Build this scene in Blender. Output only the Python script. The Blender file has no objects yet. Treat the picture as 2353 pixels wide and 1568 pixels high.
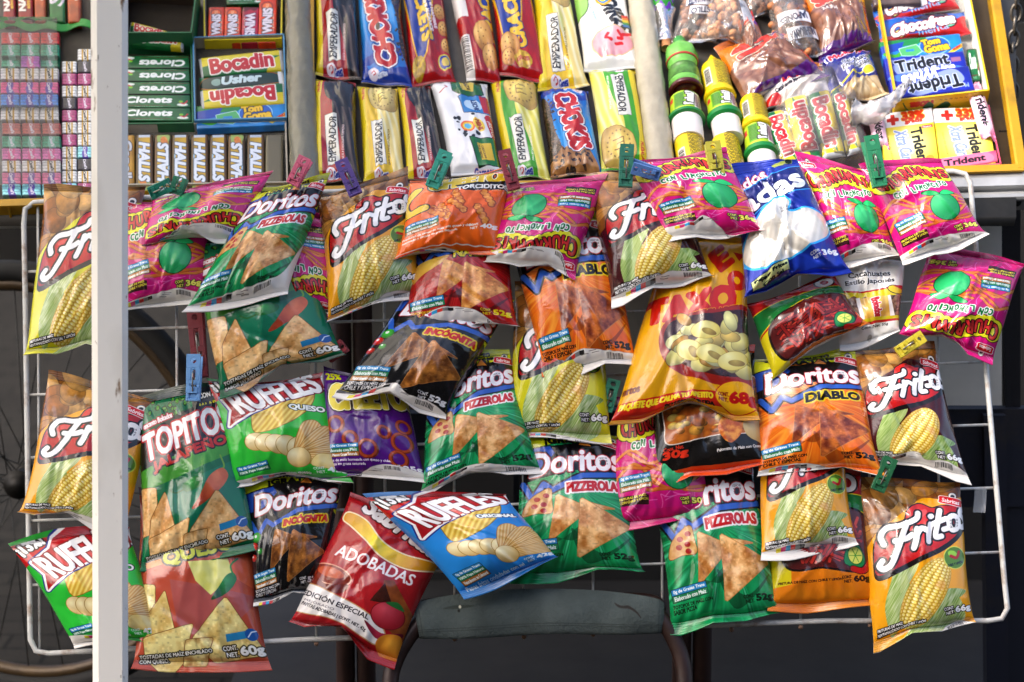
import bpy, bmesh, math, random
import numpy as np
from mathutils import Vector, Matrix
S = bpy.context.scene
R = math.radians
PW, PH = 2353.0, 1568.0            # the coordinates the photograph was measured in
# ---------------------------------------------------------------- camera
CAM = np.array((0.0, -3.388, 1.45)); PITCH = R(10.0)
HALF = 0.775 / 3.44                # half width over distance
cd = bpy.data.cameras.new("camera"); cam = bpy.data.objects.new("camera", cd); S.collection.objects.link(cam)
cd.sensor_width = 22.3; cd.lens = 22.3 / (2 * HALF); cd.clip_end = 200; cd.clip_start = 0.05
cam.location = CAM; cam.rotation_euler = (R(90) - PITCH, 0, 0)
cd.dof.use_dof = True; cd.dof.focus_distance = 3.36; cd.dof.aperture_fstop = 2.8
S.camera = cam
FW = np.array((0, math.cos(PITCH), -math.sin(PITCH))); UP = np.array((0, math.sin(PITCH), math.cos(PITCH)))
# ---------------------------------------------------------------- sky, sun, exposure
SUN_EL, SUN_AZ = R(46), R(238)     # azimuth clockwise from +Y: the sun stands behind the camera, a little well to the left
w = bpy.data.worlds.new("World"); S.world = w; w.use_nodes = True
nt = w.node_tree; bgn = nt.nodes["Background"]
sky = nt.nodes.new("ShaderNodeTexSky"); sky.sky_type = 'NISHITA'; sky.sun_disc = False
sky.sun_elevation = SUN_EL; sky.sun_rotation = SUN_AZ; sky.air_density = 0.8; sky.dust_density = 4.5; sky.ozone_density = 0.4
nt.links.new(sky.outputs[0], bgn.inputs[0]); bgn.inputs[1].default_value = 0.15
sl = bpy.data.lights.new("sun", 'SUN'); so = bpy.data.objects.new("sun", sl); S.collection.objects.link(so)
sl.energy = 1.25; sl.angle = R(10); sl.color = (1.0, 0.95, 0.88)
sdir = Vector((math.sin(SUN_AZ) * math.cos(SUN_EL), math.cos(SUN_AZ) * math.cos(SUN_EL), math.sin(SUN_EL)))
so.rotation_euler = sdir.to_track_quat('Z', 'Y').to_euler(); so.location = sdir * 10
S.view_settings.view_transform = 'Standard'; S.view_settings.look = 'None'
S.view_settings.exposure = 1.5; S.view_settings.gamma = 1.0
# ---------------------------------------------------------------- planes of the place
def ray(u, v):
    return FW + np.array((1.0, 0, 0)) * ((u / PW - .5) * 2 * HALF) - UP * ((v - PH / 2) / PW * 2 * HALF)
def hit(u, v, p, n):
    d = ray(u, v); return CAM + d * (np.dot(p - CAM, n) / np.dot(d, n))
P0 = np.array((0, 0, CAM[2] - 3.44 * math.sin(PITCH)))
NR = np.array((0, -math.cos(R(20)), math.sin(R(20))))          # the wire rack leans out 20 degrees at its foot
def rack(u, v, d=0.0): return hit(u, v, P0 + NR * d, NR)
T0 = hit(1176, 500, P0 - NR * .03, NR)
NT = np.array((0, -math.sin(R(40)), math.cos(R(40))))          # the display trays slope 40 degrees
def tray(u, v, h=0.0): return hit(u, v, T0 + NT * h, NT)
def vert(y):                                                   # upright plane at world depth y
    return lambda u, v, d=0.0: hit(u, v, np.array((0, y - d, 0)), np.array((0, -1.0, 0)))
# ---------------------------------------------------------------- helpers
def hexc(c):
    if isinstance(c, str): return np.array([int(c[i:i + 2], 16) / 255 for i in (0, 2, 4)], np.float32)
    return np.array(c, np.float32)
def lin(c):
    c = hexc(c); return tuple(float(x / 12.92 if x <= .04045 else ((x + .055) / 1.055) ** 2.4) for x in c) + (1.0,)
def tag(o, label, cat, group=None):
    o["label"] = label; o["category"] = cat
    if group: o["group"] = group
    return o
def struct(o): o["kind"] = "structure"; return o
_mats = {}
def mat(col, rough=.5, metal=0.0, noise=0.0, nscale=20, dirt=None, bump=0.0, bscale=60, spec=.5, key=''):
    k = (str(col), rough, metal, noise, nscale, str(dirt), bump, bscale, spec, key)
    if k in _mats: return _mats[k]
    m = bpy.data.materials.new("paint"); m.use_nodes = True; t = m.node_tree; p = t.nodes["Principled BSDF"]
    p.inputs["Base Color"].default_value = lin(col); p.inputs["Roughness"].default_value = rough
    p.inputs["Metallic"].default_value = metal; p.inputs["Specular IOR Level"].default_value = spec
    tc = t.nodes.new("ShaderNodeTexCoord")
    if noise or dirt is not None:
        n = t.nodes.new("ShaderNodeTexNoise"); n.inputs["Scale"].default_value = nscale; n.inputs["Detail"].default_value = 6; n.inputs["Roughness"].default_value = .65
        t.links.new(tc.outputs["Object"], n.inputs["Vector"])
        r = t.nodes.new("ShaderNodeValToRGB"); t.links.new(n.outputs["Fac"], r.inputs[0])
        c = lin(col)
        if dirt is not None:
            r.color_ramp.elements[0].position = .50; r.color_ramp.elements[1].position = .72
            r.color_ramp.elements[0].color = c; r.color_ramp.elements[1].color = lin(dirt)
        else:
            r.color_ramp.elements[0].position = .3; r.color_ramp.elements[1].position = .7
            r.color_ramp.elements[0].color = tuple(x * (1 - noise) for x in c[:3]) + (1,)
            r.color_ramp.elements[1].color = tuple(min(1, x * (1 + noise)) for x in c[:3]) + (1,)
        t.links.new(r.outputs[0], p.inputs["Base Color"])
    if bump:
        n2 = t.nodes.new("ShaderNodeTexNoise"); n2.inputs["Scale"].default_value = bscale; n2.inputs["Detail"].default_value = 4
        t.links.new(tc.outputs["Object"], n2.inputs["Vector"])
        b = t.nodes.new("ShaderNodeBump"); b.inputs["Strength"].default_value = bump; b.inputs["Distance"].default_value = .004
        t.links.new(n2.outputs["Fac"], b.inputs["Height"]); t.links.new(b.outputs[0], p.inputs["Normal"])
    _mats[k] = m; return m
GAIN = 0.95
def imgmat(img, rough=.25, metal=0.0, bump=.25, bscale=45, coat=0.0, gain=None, crump=0.0):
    m = bpy.data.materials.new("printed_film"); m.use_nodes = True; t = m.node_tree; p = t.nodes["Principled BSDF"]
    i = t.nodes.new("ShaderNodeTexImage"); i.image = img; i.extension = 'EXTEND'
    g = t.nodes.new("ShaderNodeVectorMath"); g.operation = 'SCALE'; g.inputs[3].default_value = GAIN if gain is None else gain
    t.links.new(i.outputs[0], g.inputs[0]); t.links.new(g.outputs[0], p.inputs["Base Color"])
    p.inputs["Roughness"].default_value = rough; p.inputs["Metallic"].default_value = metal; p.inputs["Specular IOR Level"].default_value = .5
    p.inputs["Coat Weight"].default_value = coat; p.inputs["Coat Roughness"].default_value = .08
    tc = t.nodes.new("ShaderNodeTexCoord")
    n2 = t.nodes.new("ShaderNodeTexNoise"); n2.inputs["Scale"].default_value = bscale; n2.inputs["Detail"].default_value = 3
    n2.inputs["Distortion"].default_value = .6
    mp = t.nodes.new("ShaderNodeMapping"); _rr = random.Random(len(bpy.data.materials)); mp.inputs["Location"].default_value = [_rr.uniform(-9, 9) for _ in range(3)]; mp.inputs["Rotation"].default_value = [_rr.uniform(0, 6) for _ in range(3)]
    t.links.new(tc.outputs["Object"], mp.inputs[0]); t.links.new(mp.outputs[0], n2.inputs["Vector"])
    b = t.nodes.new("ShaderNodeBump"); b.inputs["Strength"].default_value = bump; b.inputs["Distance"].default_value = .004
    t.links.new(n2.outputs["Fac"], b.inputs["Height"])
    if crump:
        n3 = t.nodes.new("ShaderNodeTexNoise"); n3.noise_type = 'RIDGED_MULTIFRACTAL'; n3.inputs["Scale"].default_value = 20; n3.inputs["Detail"].default_value = 2.0; n3.inputs["Distortion"].default_value = .5
        t.links.new(mp.outputs[0], n3.inputs["Vector"]); b0 = t.nodes.new("ShaderNodeBump"); b0.inputs["Strength"].default_value = crump; b0.inputs["Distance"].default_value = .004
        t.links.new(n3.outputs["Fac"], b0.inputs["Height"]); t.links.new(b0.outputs[0], b.inputs["Normal"])
    t.links.new(b.outputs[0], p.inputs["Normal"])
    if coat: t.links.new(b.outputs[0], p.inputs["Coat Normal"])
    return m
def film(alpha=.25, col='ffffff', rough=.12, bump=.5, bscale=30):
    m = bpy.data.materials.new("clear_film"); m.use_nodes = True; t = m.node_tree; p = t.nodes["Principled BSDF"]
    p.inputs["Base Color"].default_value = lin(col); p.inputs["Roughness"].default_value = rough; p.inputs["Alpha"].default_value = alpha
    p.inputs["Coat Weight"].default_value = 0
    tc = t.nodes.new("ShaderNodeTexCoord"); n2 = t.nodes.new("ShaderNodeTexNoise"); n2.inputs["Scale"].default_value = bscale; n2.inputs["Detail"].default_value = 4
    n2.inputs["Distortion"].default_value = 1.0
    t.links.new(tc.outputs["Object"], n2.inputs["Vector"])
    b = t.nodes.new("ShaderNodeBump"); b.inputs["Strength"].default_value = bump; b.inputs["Distance"].default_value = .006
    t.links.new(n2.outputs["Fac"], b.inputs["Height"]); t.links.new(b.outputs[0], p.inputs["Normal"])
    gl = t.nodes.new("ShaderNodeBsdfGlossy"); gl.inputs["Roughness"].default_value = .08; t.links.new(b.outputs[0], gl.inputs["Normal"])
    fr = t.nodes.new("ShaderNodeFresnel"); fr.inputs[0].default_value = 1.5; t.links.new(b.outputs[0], fr.inputs["Normal"])
    mx = t.nodes.new("ShaderNodeMixShader"); t.links.new(fr.outputs[0], mx.inputs[0]); t.links.new(p.outputs[0], mx.inputs[1]); t.links.new(gl.outputs[0], mx.inputs[2])
    t.links.new(mx.outputs[0], t.nodes["Material Output"].inputs[0])
    return m
class MB:
    """collects shapes into one mesh"""
    def __init__(s): s.v = []; s.f = []; s.uv = {}; s.mi = []
    def add(s, vs, fs, mi=0, uvs=None):
        o = len(s.v); s.v.extend([tuple(map(float, p)) for p in vs])
        for k, f in enumerate(fs):
            if uvs is not None: s.uv[len(s.f)] = [uvs[i] for i in f]
            s.f.append([i + o for i in f]); s.mi.append(mi)
        return s
    def grid(s, X, mi=0, UV=None, flip=False):
        nv, nu = X.shape[:2]; fs = []
        for j in range(nv - 1):
            for i in range(nu - 1):
                a = j * nu + i; q = [a, a + nu, a + nu + 1, a + 1]; fs.append(q[::-1] if flip else q)
        s.add(X.reshape(-1, 3), fs, mi, None if UV is None else [tuple(map(float, q)) for q in UV.reshape(-1, 2)]); return s
    def box(s, c, sx, sy, sz, M=None, bev=0.0, mi=0):
        b = min(bev, sx * .49, sy * .49, sz * .49); c = np.array(c, float); hx, hy, hz = sx / 2, sy / 2, sz / 2
        if b <= 0:
            vs = [(x * hx, y * hy, z * hz) for z in (-1, 1) for y in (-1, 1) for x in (-1, 1)]
            fs = [(0, 2, 3, 1), (4, 5, 7, 6), (0, 1, 5, 4), (2, 6, 7, 3), (0, 4, 6, 2), (1, 3, 7, 5)]
        else:
            bm = bmesh.new(); bmesh.ops.create_cube(bm, size=1)
            for q in bm.verts: q.co = Vector((q.co.x * sx, q.co.y * sy, q.co.z * sz))
            bmesh.ops.bevel(bm, geom=bm.edges[:], offset=b, segments=2, affect='EDGES', profile=.5)
            bm.verts.index_update(); vs = [tuple(q.co) for q in bm.verts]; fs = [[q.index for q in f.verts] for f in bm.faces]; bm.free()
        vs = np.array(vs)
        if M is not None: vs = vs @ np.array(M).T
        return s.add(vs + c, fs, mi)
    def tube(s, pts, r, n=8, cap=True, mi=0, closed=False):
        pts = [np.array(p, float) for p in pts]; m = len(pts); rr = r if hasattr(r, '__len__') else [r] * m
        vs = []; prev = None
        for i, p in enumerate(pts):
            a = pts[(i - 1) % m] if (i or closed) else p; b = pts[(i + 1) % m] if (i < m - 1 or closed) else p
            t = b - a; t = t / (np.linalg.norm(t) + 1e-12)
            if prev is None:
                h = np.array((0, 0, 1.0)) if abs(t[2]) < .9 else np.array((1.0, 0, 0)); x = np.cross(t, h)
            else: x = prev - t * np.dot(prev, t)
            x = x / (np.linalg.norm(x) + 1e-12); prev = x; y = np.cross(t, x)
            for k in range(n):
                an = 2 * math.pi * k / n; vs.append(p + (x * math.cos(an) + y * math.sin(an)) * rr[i])
        fs = []
        for i in range(m if closed else m - 1):
            j = (i + 1) % m
            for k in range(n):
                l = (k + 1) % n; fs.append((i * n + k, i * n + l, j * n + l, j * n + k))
        if cap and not closed: fs.append(tuple(range(n))[::-1]); fs.append(tuple((m - 1) * n + k for k in range(n)))
        return s.add(vs, fs, mi)
    def lathe(s, a, b, prof, n=28, mi=0, uv=True, u0=0.0, cap=True, ref=None, sc=None):
        """prof: (t along a-b, radius); sc(angle, ring) scales the radius"""
        a = np.array(a, float); b = np.array(b, float); ax = b - a; L = np.linalg.norm(ax); ax /= L
        h = np.array(NT if ref is None else ref); x = h - ax * np.dot(h, ax); x /= np.linalg.norm(x); y = np.cross(ax, x)
        X = np.zeros((len(prof), n + 1, 3)); UV = np.zeros((len(prof), n + 1, 2)); t0, t1 = prof[0][0], prof[-1][0]
        for i, (t, r) in enumerate(prof):
            for k in range(n + 1):
                an = 2 * math.pi * k / n + math.pi; q = r * (sc(an, i) if sc else 1)
                X[i, k] = a + ax * t * L + (x * math.cos(an) + y * math.sin(an)) * q
                UV[i, k] = (k / n + u0, 1 - (t - t0) / max(1e-9, t1 - t0))
        s.grid(X, mi, UV)
        if cap:
            o = len(s.v); s.v.extend([tuple(X[0].mean(0)), tuple(X[-1].mean(0))]); base = o - len(prof) * (n + 1)
            for k in range(n):
                s.f.append([o, base + k + 1, base + k]); s.mi.append(mi)
                q = base + (len(prof) - 1) * (n + 1); s.f.append([o + 1, q + k, q + k + 1]); s.mi.append(mi)
        return s
    def ico(s, c, rad, sub=2, M=None, mi=0, jit=0, rs=None):
        bm = bmesh.new(); bmesh.ops.create_icosphere(bm, subdivisions=sub, radius=1); bm.verts.index_update()
        vs = np.array([tuple(q.co) for q in bm.verts]); fs = [[q.index for q in f.verts] for f in bm.faces]; bm.free()
        if jit and rs is not None:
            k = rs.randn(3, 3) * 1.5; ph = rs.rand(3) * 6
            vs = vs * (1 + jit * np.sin(vs @ k.T + ph).sum(1) / 3)[:, None]
        vs = vs * np.array(rad)
        if M is not None: vs = vs @ np.array(M).T
        return s.add(vs + np.array(c), fs, mi)
    def build(s, name, mats, parent=None, origin=None, smooth=True, weld=False):
        me = bpy.data.meshes.new(name); v = np.array(s.v)
        par_o = np.array(parent["_o"]) if parent is not None and "_o" in parent.keys() else np.zeros(3)
        if parent is None:
            if origin is None: origin = np.array(((v[:, 0].min() + v[:, 0].max()) / 2, (v[:, 1].min() + v[:, 1].max()) / 2, v[:, 2].min()))
            o_ = np.array(origin)
        else: o_ = par_o
        me.from_pydata((v - o_).tolist(), [], s.f)
        if s.uv:
            ul = me.uv_layers.new(name="UVMap"); buf = np.zeros((len(me.loops), 2), np.float32); li = 0
            for k, f in enumerate(s.f):
                q = s.uv.get(k)
                if q: buf[li:li + len(f)] = q
                li += len(f)
            ul.data.foreach_set("uv", buf.ravel())
        for m in (mats if isinstance(mats, (list, tuple)) else [mats]): me.materials.append(m)
        me.polygons.foreach_set("material_index", s.mi)
        if smooth: me.shade_smooth(); 
        me.validate(); me.update()
        if smooth == 'auto':
            try: me.set_sharp_from_angle(angle=R(35))
            except Exception: pass
        o = bpy.data.objects.new(name, me); S.collection.objects.link(o)
        if parent is None: o.location = o_
        else: o.parent = parent
        if parent is None: o["_o"] = [float(x) for x in o_]
        else: o["_o"] = [float(x) for x in par_o]
        return o
def empty(name, loc):
    o = bpy.data.objects.new(name, None); S.collection.objects.link(o); o.location = loc; o.empty_display_size = .03
    o["_o"] = [float(x) for x in loc]; return o
# ---------------------------------------------------------------- printed artwork, drawn in code
_tc = {}
FONTS = {}
try:
    import os
    fp = os.path.join(bpy.utils.system_resource('DATAFILES', path='fonts'), 'Inter.woff2')
    FONTS['inter'] = bpy.data.fonts.load(fp)
except Exception: pass
def outline(txt, font=None):
    k = (txt, font)
    if k in _tc: return _tc[k]
    c = bpy.data.curves.new("lettering", 'FONT'); c.body = txt; c.size = 1; c.fill_mode = 'NONE'; c.resolution_u = 3
    if font and font in FONTS: c.font = FONTS[font]
    o = bpy.data.objects.new("lettering", c); S.collection.objects.link(o)
    dg = bpy.context.evaluated_depsgraph_get(); dg.update(); ev = o.evaluated_get(dg); me = ev.to_mesh()
    v = np.zeros(len(me.vertices) * 3, np.float32); me.vertices.foreach_get("co", v); v = v.reshape(-1, 3)[:, :2]
    e = np.zeros(len(me.edges) * 2, np.int32); me.edges.foreach_get("vertices", e); e = e.reshape(-1, 2)
    seg = np.concatenate([v[e[:, 0]], v[e[:, 1]]], 1).astype(np.float64) if len(e) else np.zeros((0, 4))
    ev.to_mesh_clear(); bpy.data.objects.remove(o); bpy.data.curves.remove(c)
    if len(seg):
        lo = np.minimum(seg[:, :2].min(0), seg[:, 2:].min(0)); hi = np.maximum(seg[:, :2].max(0), seg[:, 2:].max(0))
        seg = (seg - np.tile((lo + hi) / 2, 2)) / np.tile(hi - lo, 2)      # to a unit box round 0
        seg[:, 1] *= -1; seg[:, 3] *= -1
    _tc[k] = seg; return seg
def lerp(a, b, t): return a + (b - a) * t
def vnoise(X, Y, sc, seed=0):
    rs = np.random.RandomState(seed); L = rs.rand(64, 64).astype(np.float32)
    x = X / sc; y = Y / sc; xi = np.floor(x).astype(int); yi = np.floor(y).astype(int); fx = x - xi; fy = y - yi
    fx = fx * fx * (3 - 2 * fx); fy = fy * fy * (3 - 2 * fy)
    g = lambda a, b: L[b % 64, a % 64]
    return lerp(lerp(g(xi, yi), g(xi + 1, yi), fx), lerp(g(xi, yi + 1), g(xi + 1, yi + 1), fx), fy)
def fbm(X, Y, sc, seed=0, o=3):
    r = 0; a = .5
    for i in range(o): r = r + a * vnoise(X, Y, sc / 2 ** i, seed + i); a *= .5
    return r / (1 - .5 ** o)
def spl(p, n=7, closed=True):
    p = np.array(p, float); m = len(p); out = []
    for i in range(m if closed else m - 1):
        g = lambda j: p[j % m] if closed else p[min(max(j, 0), m - 1)]
        a, b, c, d = g(i - 1), g(i), g(i + 1), g(i + 2)
        for k in range(n):
            t = k / n; out.append(.5 * (2 * b + (c - a) * t + (2 * a - 5 * b + 4 * c - d) * t * t + (3 * b - a - 3 * c + d) * t ** 3))
    if not closed: out.append(p[-1])
    return np.array(out)
def dil(m, r):
    for i in range(int(r)):
        q = m.copy(); q[1:] |= m[:-1]; q[:-1] |= m[1:]; q[:, 1:] |= m[:, :-1]; q[:, :-1] |= m[:, 1:]
        if i % 2:
            q[1:, 1:] |= m[:-1, :-1]; q[:-1, :-1] |= m[1:, 1:]; q[1:, :-1] |= m[:-1, 1:]; q[:-1, 1:] |= m[1:, :-1]
        m = q
    return m
class Art:
    def __init__(s, h=150, bg='ffffff', k=6, w=100):
        s.k = k; s.W = int(w * k); s.H = int(h * k); s.hu = h; s.wu = w
        s.b = np.empty((s.H, s.W, 3), np.float32); s.b[:] = hexc(bg)
    def xy(s, x0, y0, x1, y1):
        Y, X = np.mgrid[y0:y1, x0:x1]; return (X + .5) / s.k, (Y + .5) / s.k
    def put(s, x0, y0, m, col, al=1.0):
        y1 = y0 + m.shape[0]; x1 = x0 + m.shape[1]; cx0, cy0, cx1, cy1 = max(x0, 0), max(y0, 0), min(x1, s.W), min(y1, s.H)
        if cx1 <= cx0 or cy1 <= cy0: return
        m = m[cy0 - y0:cy1 - y0, cx0 - x0:cx1 - x0]
        if not m.any(): return
        t = s.b[cy0:cy1, cx0:cx1]
        if callable(col): X, Y = s.xy(cx0, cy0, cx1, cy1); c = np.clip(col(X, Y), 0, 1)[m]
        else: c = hexc(col)
        t[m] = t[m] * (1 - al) + c * al
    def segmask(s, seg, pad=0):
        seg = np.asarray(seg, float) * s.k
        if not len(seg): return 0, 0, np.zeros((1, 1), bool)
        x0 = int(math.floor(min(seg[:, 0].min(), seg[:, 2].min()))) - 1 - pad; x1 = int(math.ceil(max(seg[:, 0].max(), seg[:, 2].max()))) + 2 + pad
        y0 = int(math.floor(min(seg[:, 1].min(), seg[:, 3].min()))) - 1 - pad; y1 = int(math.ceil(max(seg[:, 1].max(), seg[:, 3].max()))) + 2 + pad
        Wd, Hd = x1 - x0, y1 - y0; t = np.zeros((Hd, Wd + 1), np.int32)
        ax, ay, bx, by = seg[:, 0] - x0, seg[:, 1] - y0, seg[:, 2] - x0, seg[:, 3] - y0
        sw = ay > by; ax, bx = np.where(sw, bx, ax), np.where(sw, ax, bx); ay, by = np.where(sw, by, ay), np.where(sw, ay, by)
        r0 = np.ceil(ay - .5).astype(int); r1 = np.ceil(by - .5).astype(int); n = np.maximum(r1 - r0, 0)
        idx = np.repeat(np.arange(len(n)), n)
        if len(idx):
            off = np.arange(len(idx)) - np.repeat(np.cumsum(n) - n, n); rows = r0[idx] + off
            tt = (rows + .5 - ay[idx]) / np.maximum(by[idx] - ay[idx], 1e-9); xs = ax[idx] + (bx - ax)[idx] * tt
            np.add.at(t, (np.clip(rows, 0, Hd - 1), np.clip(np.ceil(xs - .5).astype(int), 0, Wd)), 1)
        return x0, y0, (np.cumsum(t, 1)[:, :Wd] & 1).astype(bool)
    def poly(s, p, col, al=1.0, ol=None):
        p = np.array(p, float); q = np.roll(p, -1, 0); pad = int((ol[0] if ol else 0) * s.k) + 1
        x, y, m = s.segmask(np.concatenate([p, q], 1), pad)
        if ol: s.put(x, y, dil(m, round(ol[0] * s.k)), ol[1])
        s.put(x, y, m, col, al)
    def blob(s, p, col, al=1.0, ol=None): s.poly(spl(p), col, al, ol)
    def rect(s, x0, y0, x1, y1, col, al=1.0): s.poly([(x0, y0), (x1, y0), (x1, y1), (x0, y1)], col, al)
    def ell(s, cx, cy, rx, ry, col, ang=0, al=1.0, ol=None):
        t = np.linspace(0, 2 * math.pi, 40, endpoint=False); c, n = math.cos(R(ang)), math.sin(R(ang)); x = rx * np.cos(t); y = ry * np.sin(t)
        s.poly(np.stack([cx + x * c - y * n, cy + x * n + y * c], 1), col, al, ol)
    def stroke(s, p, wd, col, al=1.0, ol=None, smooth=False, parts=False):
        ps = p if parts else [p]; allp = np.concatenate([np.array(q, float) for q in ps]); k = s.k
        om = max([o[0] for o in ol]) if ol else 0
        pad = int((wd / 2 + om) * k) + 3
        x0 = int(allp[:, 0].min() * k) - pad; x1 = int(allp[:, 0].max() * k) + pad; y0 = int(allp[:, 1].min() * k) - pad; y1 = int(allp[:, 1].max() * k) + pad
        if smooth: ps = [spl(q, 6, False) for q in ps]
        m = np.zeros((y1 - y0, x1 - x0), bool)
        for q in ps:
            q = np.array(q, float) * k - (x0, y0)
            for a, b in zip(q[:-1], q[1:]):
                r = wd / 2 * k; bx0 = max(int(min(a[0], b[0]) - r) - 1, 0); bx1 = int(max(a[0], b[0]) + r) + 2; by0 = max(int(min(a[1], b[1]) - r) - 1, 0); by1 = int(max(a[1], b[1]) + r) + 2
                sub = m[by0:by1, bx0:bx1]; Y, X = np.mgrid[by0:by0 + sub.shape[0], bx0:bx0 + sub.shape[1]]
                d = b - a; L = max(d @ d, 1e-9); t = np.clip(((X - a[0]) * d[0] + (Y - a[1]) * d[1]) / L, 0, 1)
                sub |= (X - a[0] - t * d[0]) ** 2 + (Y - a[1] - t * d[1]) ** 2 <= r * r
        for o in (ol or []): s.put(x0, y0, dil(m, round(o[0] * k)), o[1])
        s.put(x0, y0, m, col, al)
    def text(s, txt, cx, cy, w, h, col, ang=0, ol=None, bold=0, shear=0, arc=0, al=1.0, font=None, grow=0):
        g = outline(txt, font).copy()
        if not len(g): return
        for i in (0, 2):
            x = g[:, i] * w; y = g[:, i + 1] * h * (1 + grow * g[:, i]); y = y + arc * (4 * (x / w) ** 2); x = x - shear * y
            g[:, i] = x * math.cos(R(ang)) - y * math.sin(R(ang)) + cx; g[:, i + 1] = x * math.sin(R(ang)) + y * math.cos(R(ang)) + cy
        om = max([o[0] for o in ol]) if ol else 0
        x0, y0, m = s.segmask(g, int((om + bold) * s.k) + 3)
        if bold: m = dil(m, round(bold * s.k))
        for o in (ol or []): s.put(x0, y0, dil(m, round(o[0] * s.k)), o[1])
        s.put(x0, y0, m, col, al)
    def fill(s, col, al=1.0): s.put(0, 0, np.ones((s.H, s.W), bool), col, al)
    def rot(s): s.b = s.b[::-1, ::-1].copy(); return s
    def image(s):
        b = s.b.reshape(s.H // 2, 2, s.W // 2, 2, 3).mean((1, 3)) if s.H % 2 == 0 and s.W % 2 == 0 else s.b[::2, ::2]
        h, w = b.shape[:2]; im = bpy.data.images.new("print", w, h, alpha=False)
        px = np.ones((h, w, 4), np.float32); px[..., :3] = np.clip(b[::-1], 0, 1) ** 1.15; im.pixels.foreach_set(px.ravel()); im.update(); im.pack()
        return im
# ---- motifs
def rad(c1, c2, cx, cy, r, p=1.0, nz=0, sc=6, seed=0):
    c1, c2 = hexc(c1), hexc(c2)
    def f(X, Y):
        t = np.clip(np.hypot(X - cx, Y - cy) / r, 0, 1) ** p
        if nz: t = np.clip(t + nz * (fbm(X, Y, sc, seed) - .5) * 2, 0, 1)
        return lerp(c1, c2, t[..., None])
    return f
def mott(c1, c2, sc=5, seed=0, con=1.6, o=3):
    c1, c2 = hexc(c1), hexc(c2)
    return lambda X, Y: lerp(c1, c2, np.clip((fbm(X, Y, sc, seed, o) - .5) * con + .5, 0, 1)[..., None])
def rays(cx, cy, cols, n=60, seed=0, r0=0):
    cs = np.array([hexc(c) for c in cols])
    def f(X, Y):
        a = np.arctan2(Y - cy, X - cx); r = np.hypot(X - cx, Y - cy)
        t = vnoise((a + 4) * n / 6.2832 + 0 * r, r * .02 + 3, 1.0, seed) * .6 + vnoise((a + 4) * n / 2.3 / 6.2832, r * .03, 1.0, seed + 3) * .5
        t = np.clip((t - .2) * 1.45, 0, .999) * (len(cs) - 1); i = t.astype(int); fr = (t - i)[..., None]
        return lerp(cs[i], cs[np.minimum(i + 1, len(cs) - 1)], fr)
    return f
def corn(a, cx, cy, L, Wd, ang, hi='fffbdc', mid='f0e07c', lo='b8902c', leaf='7fa83a', tip='f2f6dc'):
    ca, sa = math.cos(R(ang)), math.sin(R(ang))
    W2 = lambda p: np.array([(cx + x * ca - y * sa, cy + x * sa + y * ca) for x, y in p])
    lf = lambda c: (lambda X, Y: lerp(hexc(c) * .92, hexc(tip), np.clip(.25 + .8 * (vnoise(((X - cx) * -sa + (Y - cy) * ca) * 2.2, ((X - cx) * ca + (Y - cy) * sa) * .12, 1.0, 5) - .25), 0, 1)[..., None]))
    a.blob(W2([(-L * .62, -Wd * .2), (-L * .40, -Wd * .75), (-L * .05, -Wd * 1.0), (L * .25, -Wd * 1.15), (-L * .0, -Wd * .5), (-L * .3, -Wd * .2)]), lf(leaf))
    a.blob(W2([(-L * .15, -Wd * .6), (L * .15, -Wd * .85), (L * .62, -Wd * 1.0), (L * .25, -Wd * .55)]), lf('a8c060'))
    a.blob(W2([(-L * .66, Wd * .1), (-L * .45, Wd * .75), (-L * .1, Wd * 1.3), (L * .08, Wd * 1.15), (L * .18, Wd * .75), (-L * .0, Wd * .5)]), lf(leaf))
    a.blob(W2([(-L * .3, Wd * .4), (L * .0, Wd * .7), (L * .3, Wd * .95), (L * .12, Wd * .35)]), lf('6f9a3a'))
    t = np.linspace(0, 2 * math.pi, 48, endpoint=False)
    prof = W2(np.stack([np.cos(t) * L / 2, np.sin(t) * Wd / 2 * np.maximum(np.abs(np.sin(t)), .02) ** -.15], 1))
    hi, mid, lo = hexc(hi), hexc(mid), hexc(lo)
    def f(X, Y):
        x = ((X - cx) * ca + (Y - cy) * sa) / (L / 2); y = (-(X - cx) * sa + (Y - cy) * ca) / (Wd / 2)
        wv = np.sqrt(np.clip(1 - x * x, .06, 1)) ** .9; ph = np.arcsin(np.clip(y / wv, -1, 1)) / math.pi * 8
        row = np.floor(ph + .5); dy = ph - row; s = x * L / 6.6 + row * .5 + .12 * np.sin(row * 7); dx = s - np.floor(s) - .5
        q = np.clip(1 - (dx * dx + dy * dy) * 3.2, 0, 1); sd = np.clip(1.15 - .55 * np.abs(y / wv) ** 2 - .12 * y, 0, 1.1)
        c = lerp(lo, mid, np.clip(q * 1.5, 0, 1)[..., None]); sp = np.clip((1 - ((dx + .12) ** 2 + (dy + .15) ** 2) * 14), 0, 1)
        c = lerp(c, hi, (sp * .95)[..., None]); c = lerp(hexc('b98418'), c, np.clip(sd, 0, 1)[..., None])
        gap = np.clip((fbm(X, Y, 14, 9) - .62) * 4, 0, .5); return lerp(c, hexc('d9a06a'), gap[..., None])
    a.poly(prof, f)
    a.blob(W2([(-L * .66, -Wd * .05), (-L * .52, Wd * .40), (-L * .3, Wd * .75), (-L * .28, Wd * 1.3), (-L * .58, Wd * .9)]), lf('c2cf86'))
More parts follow.
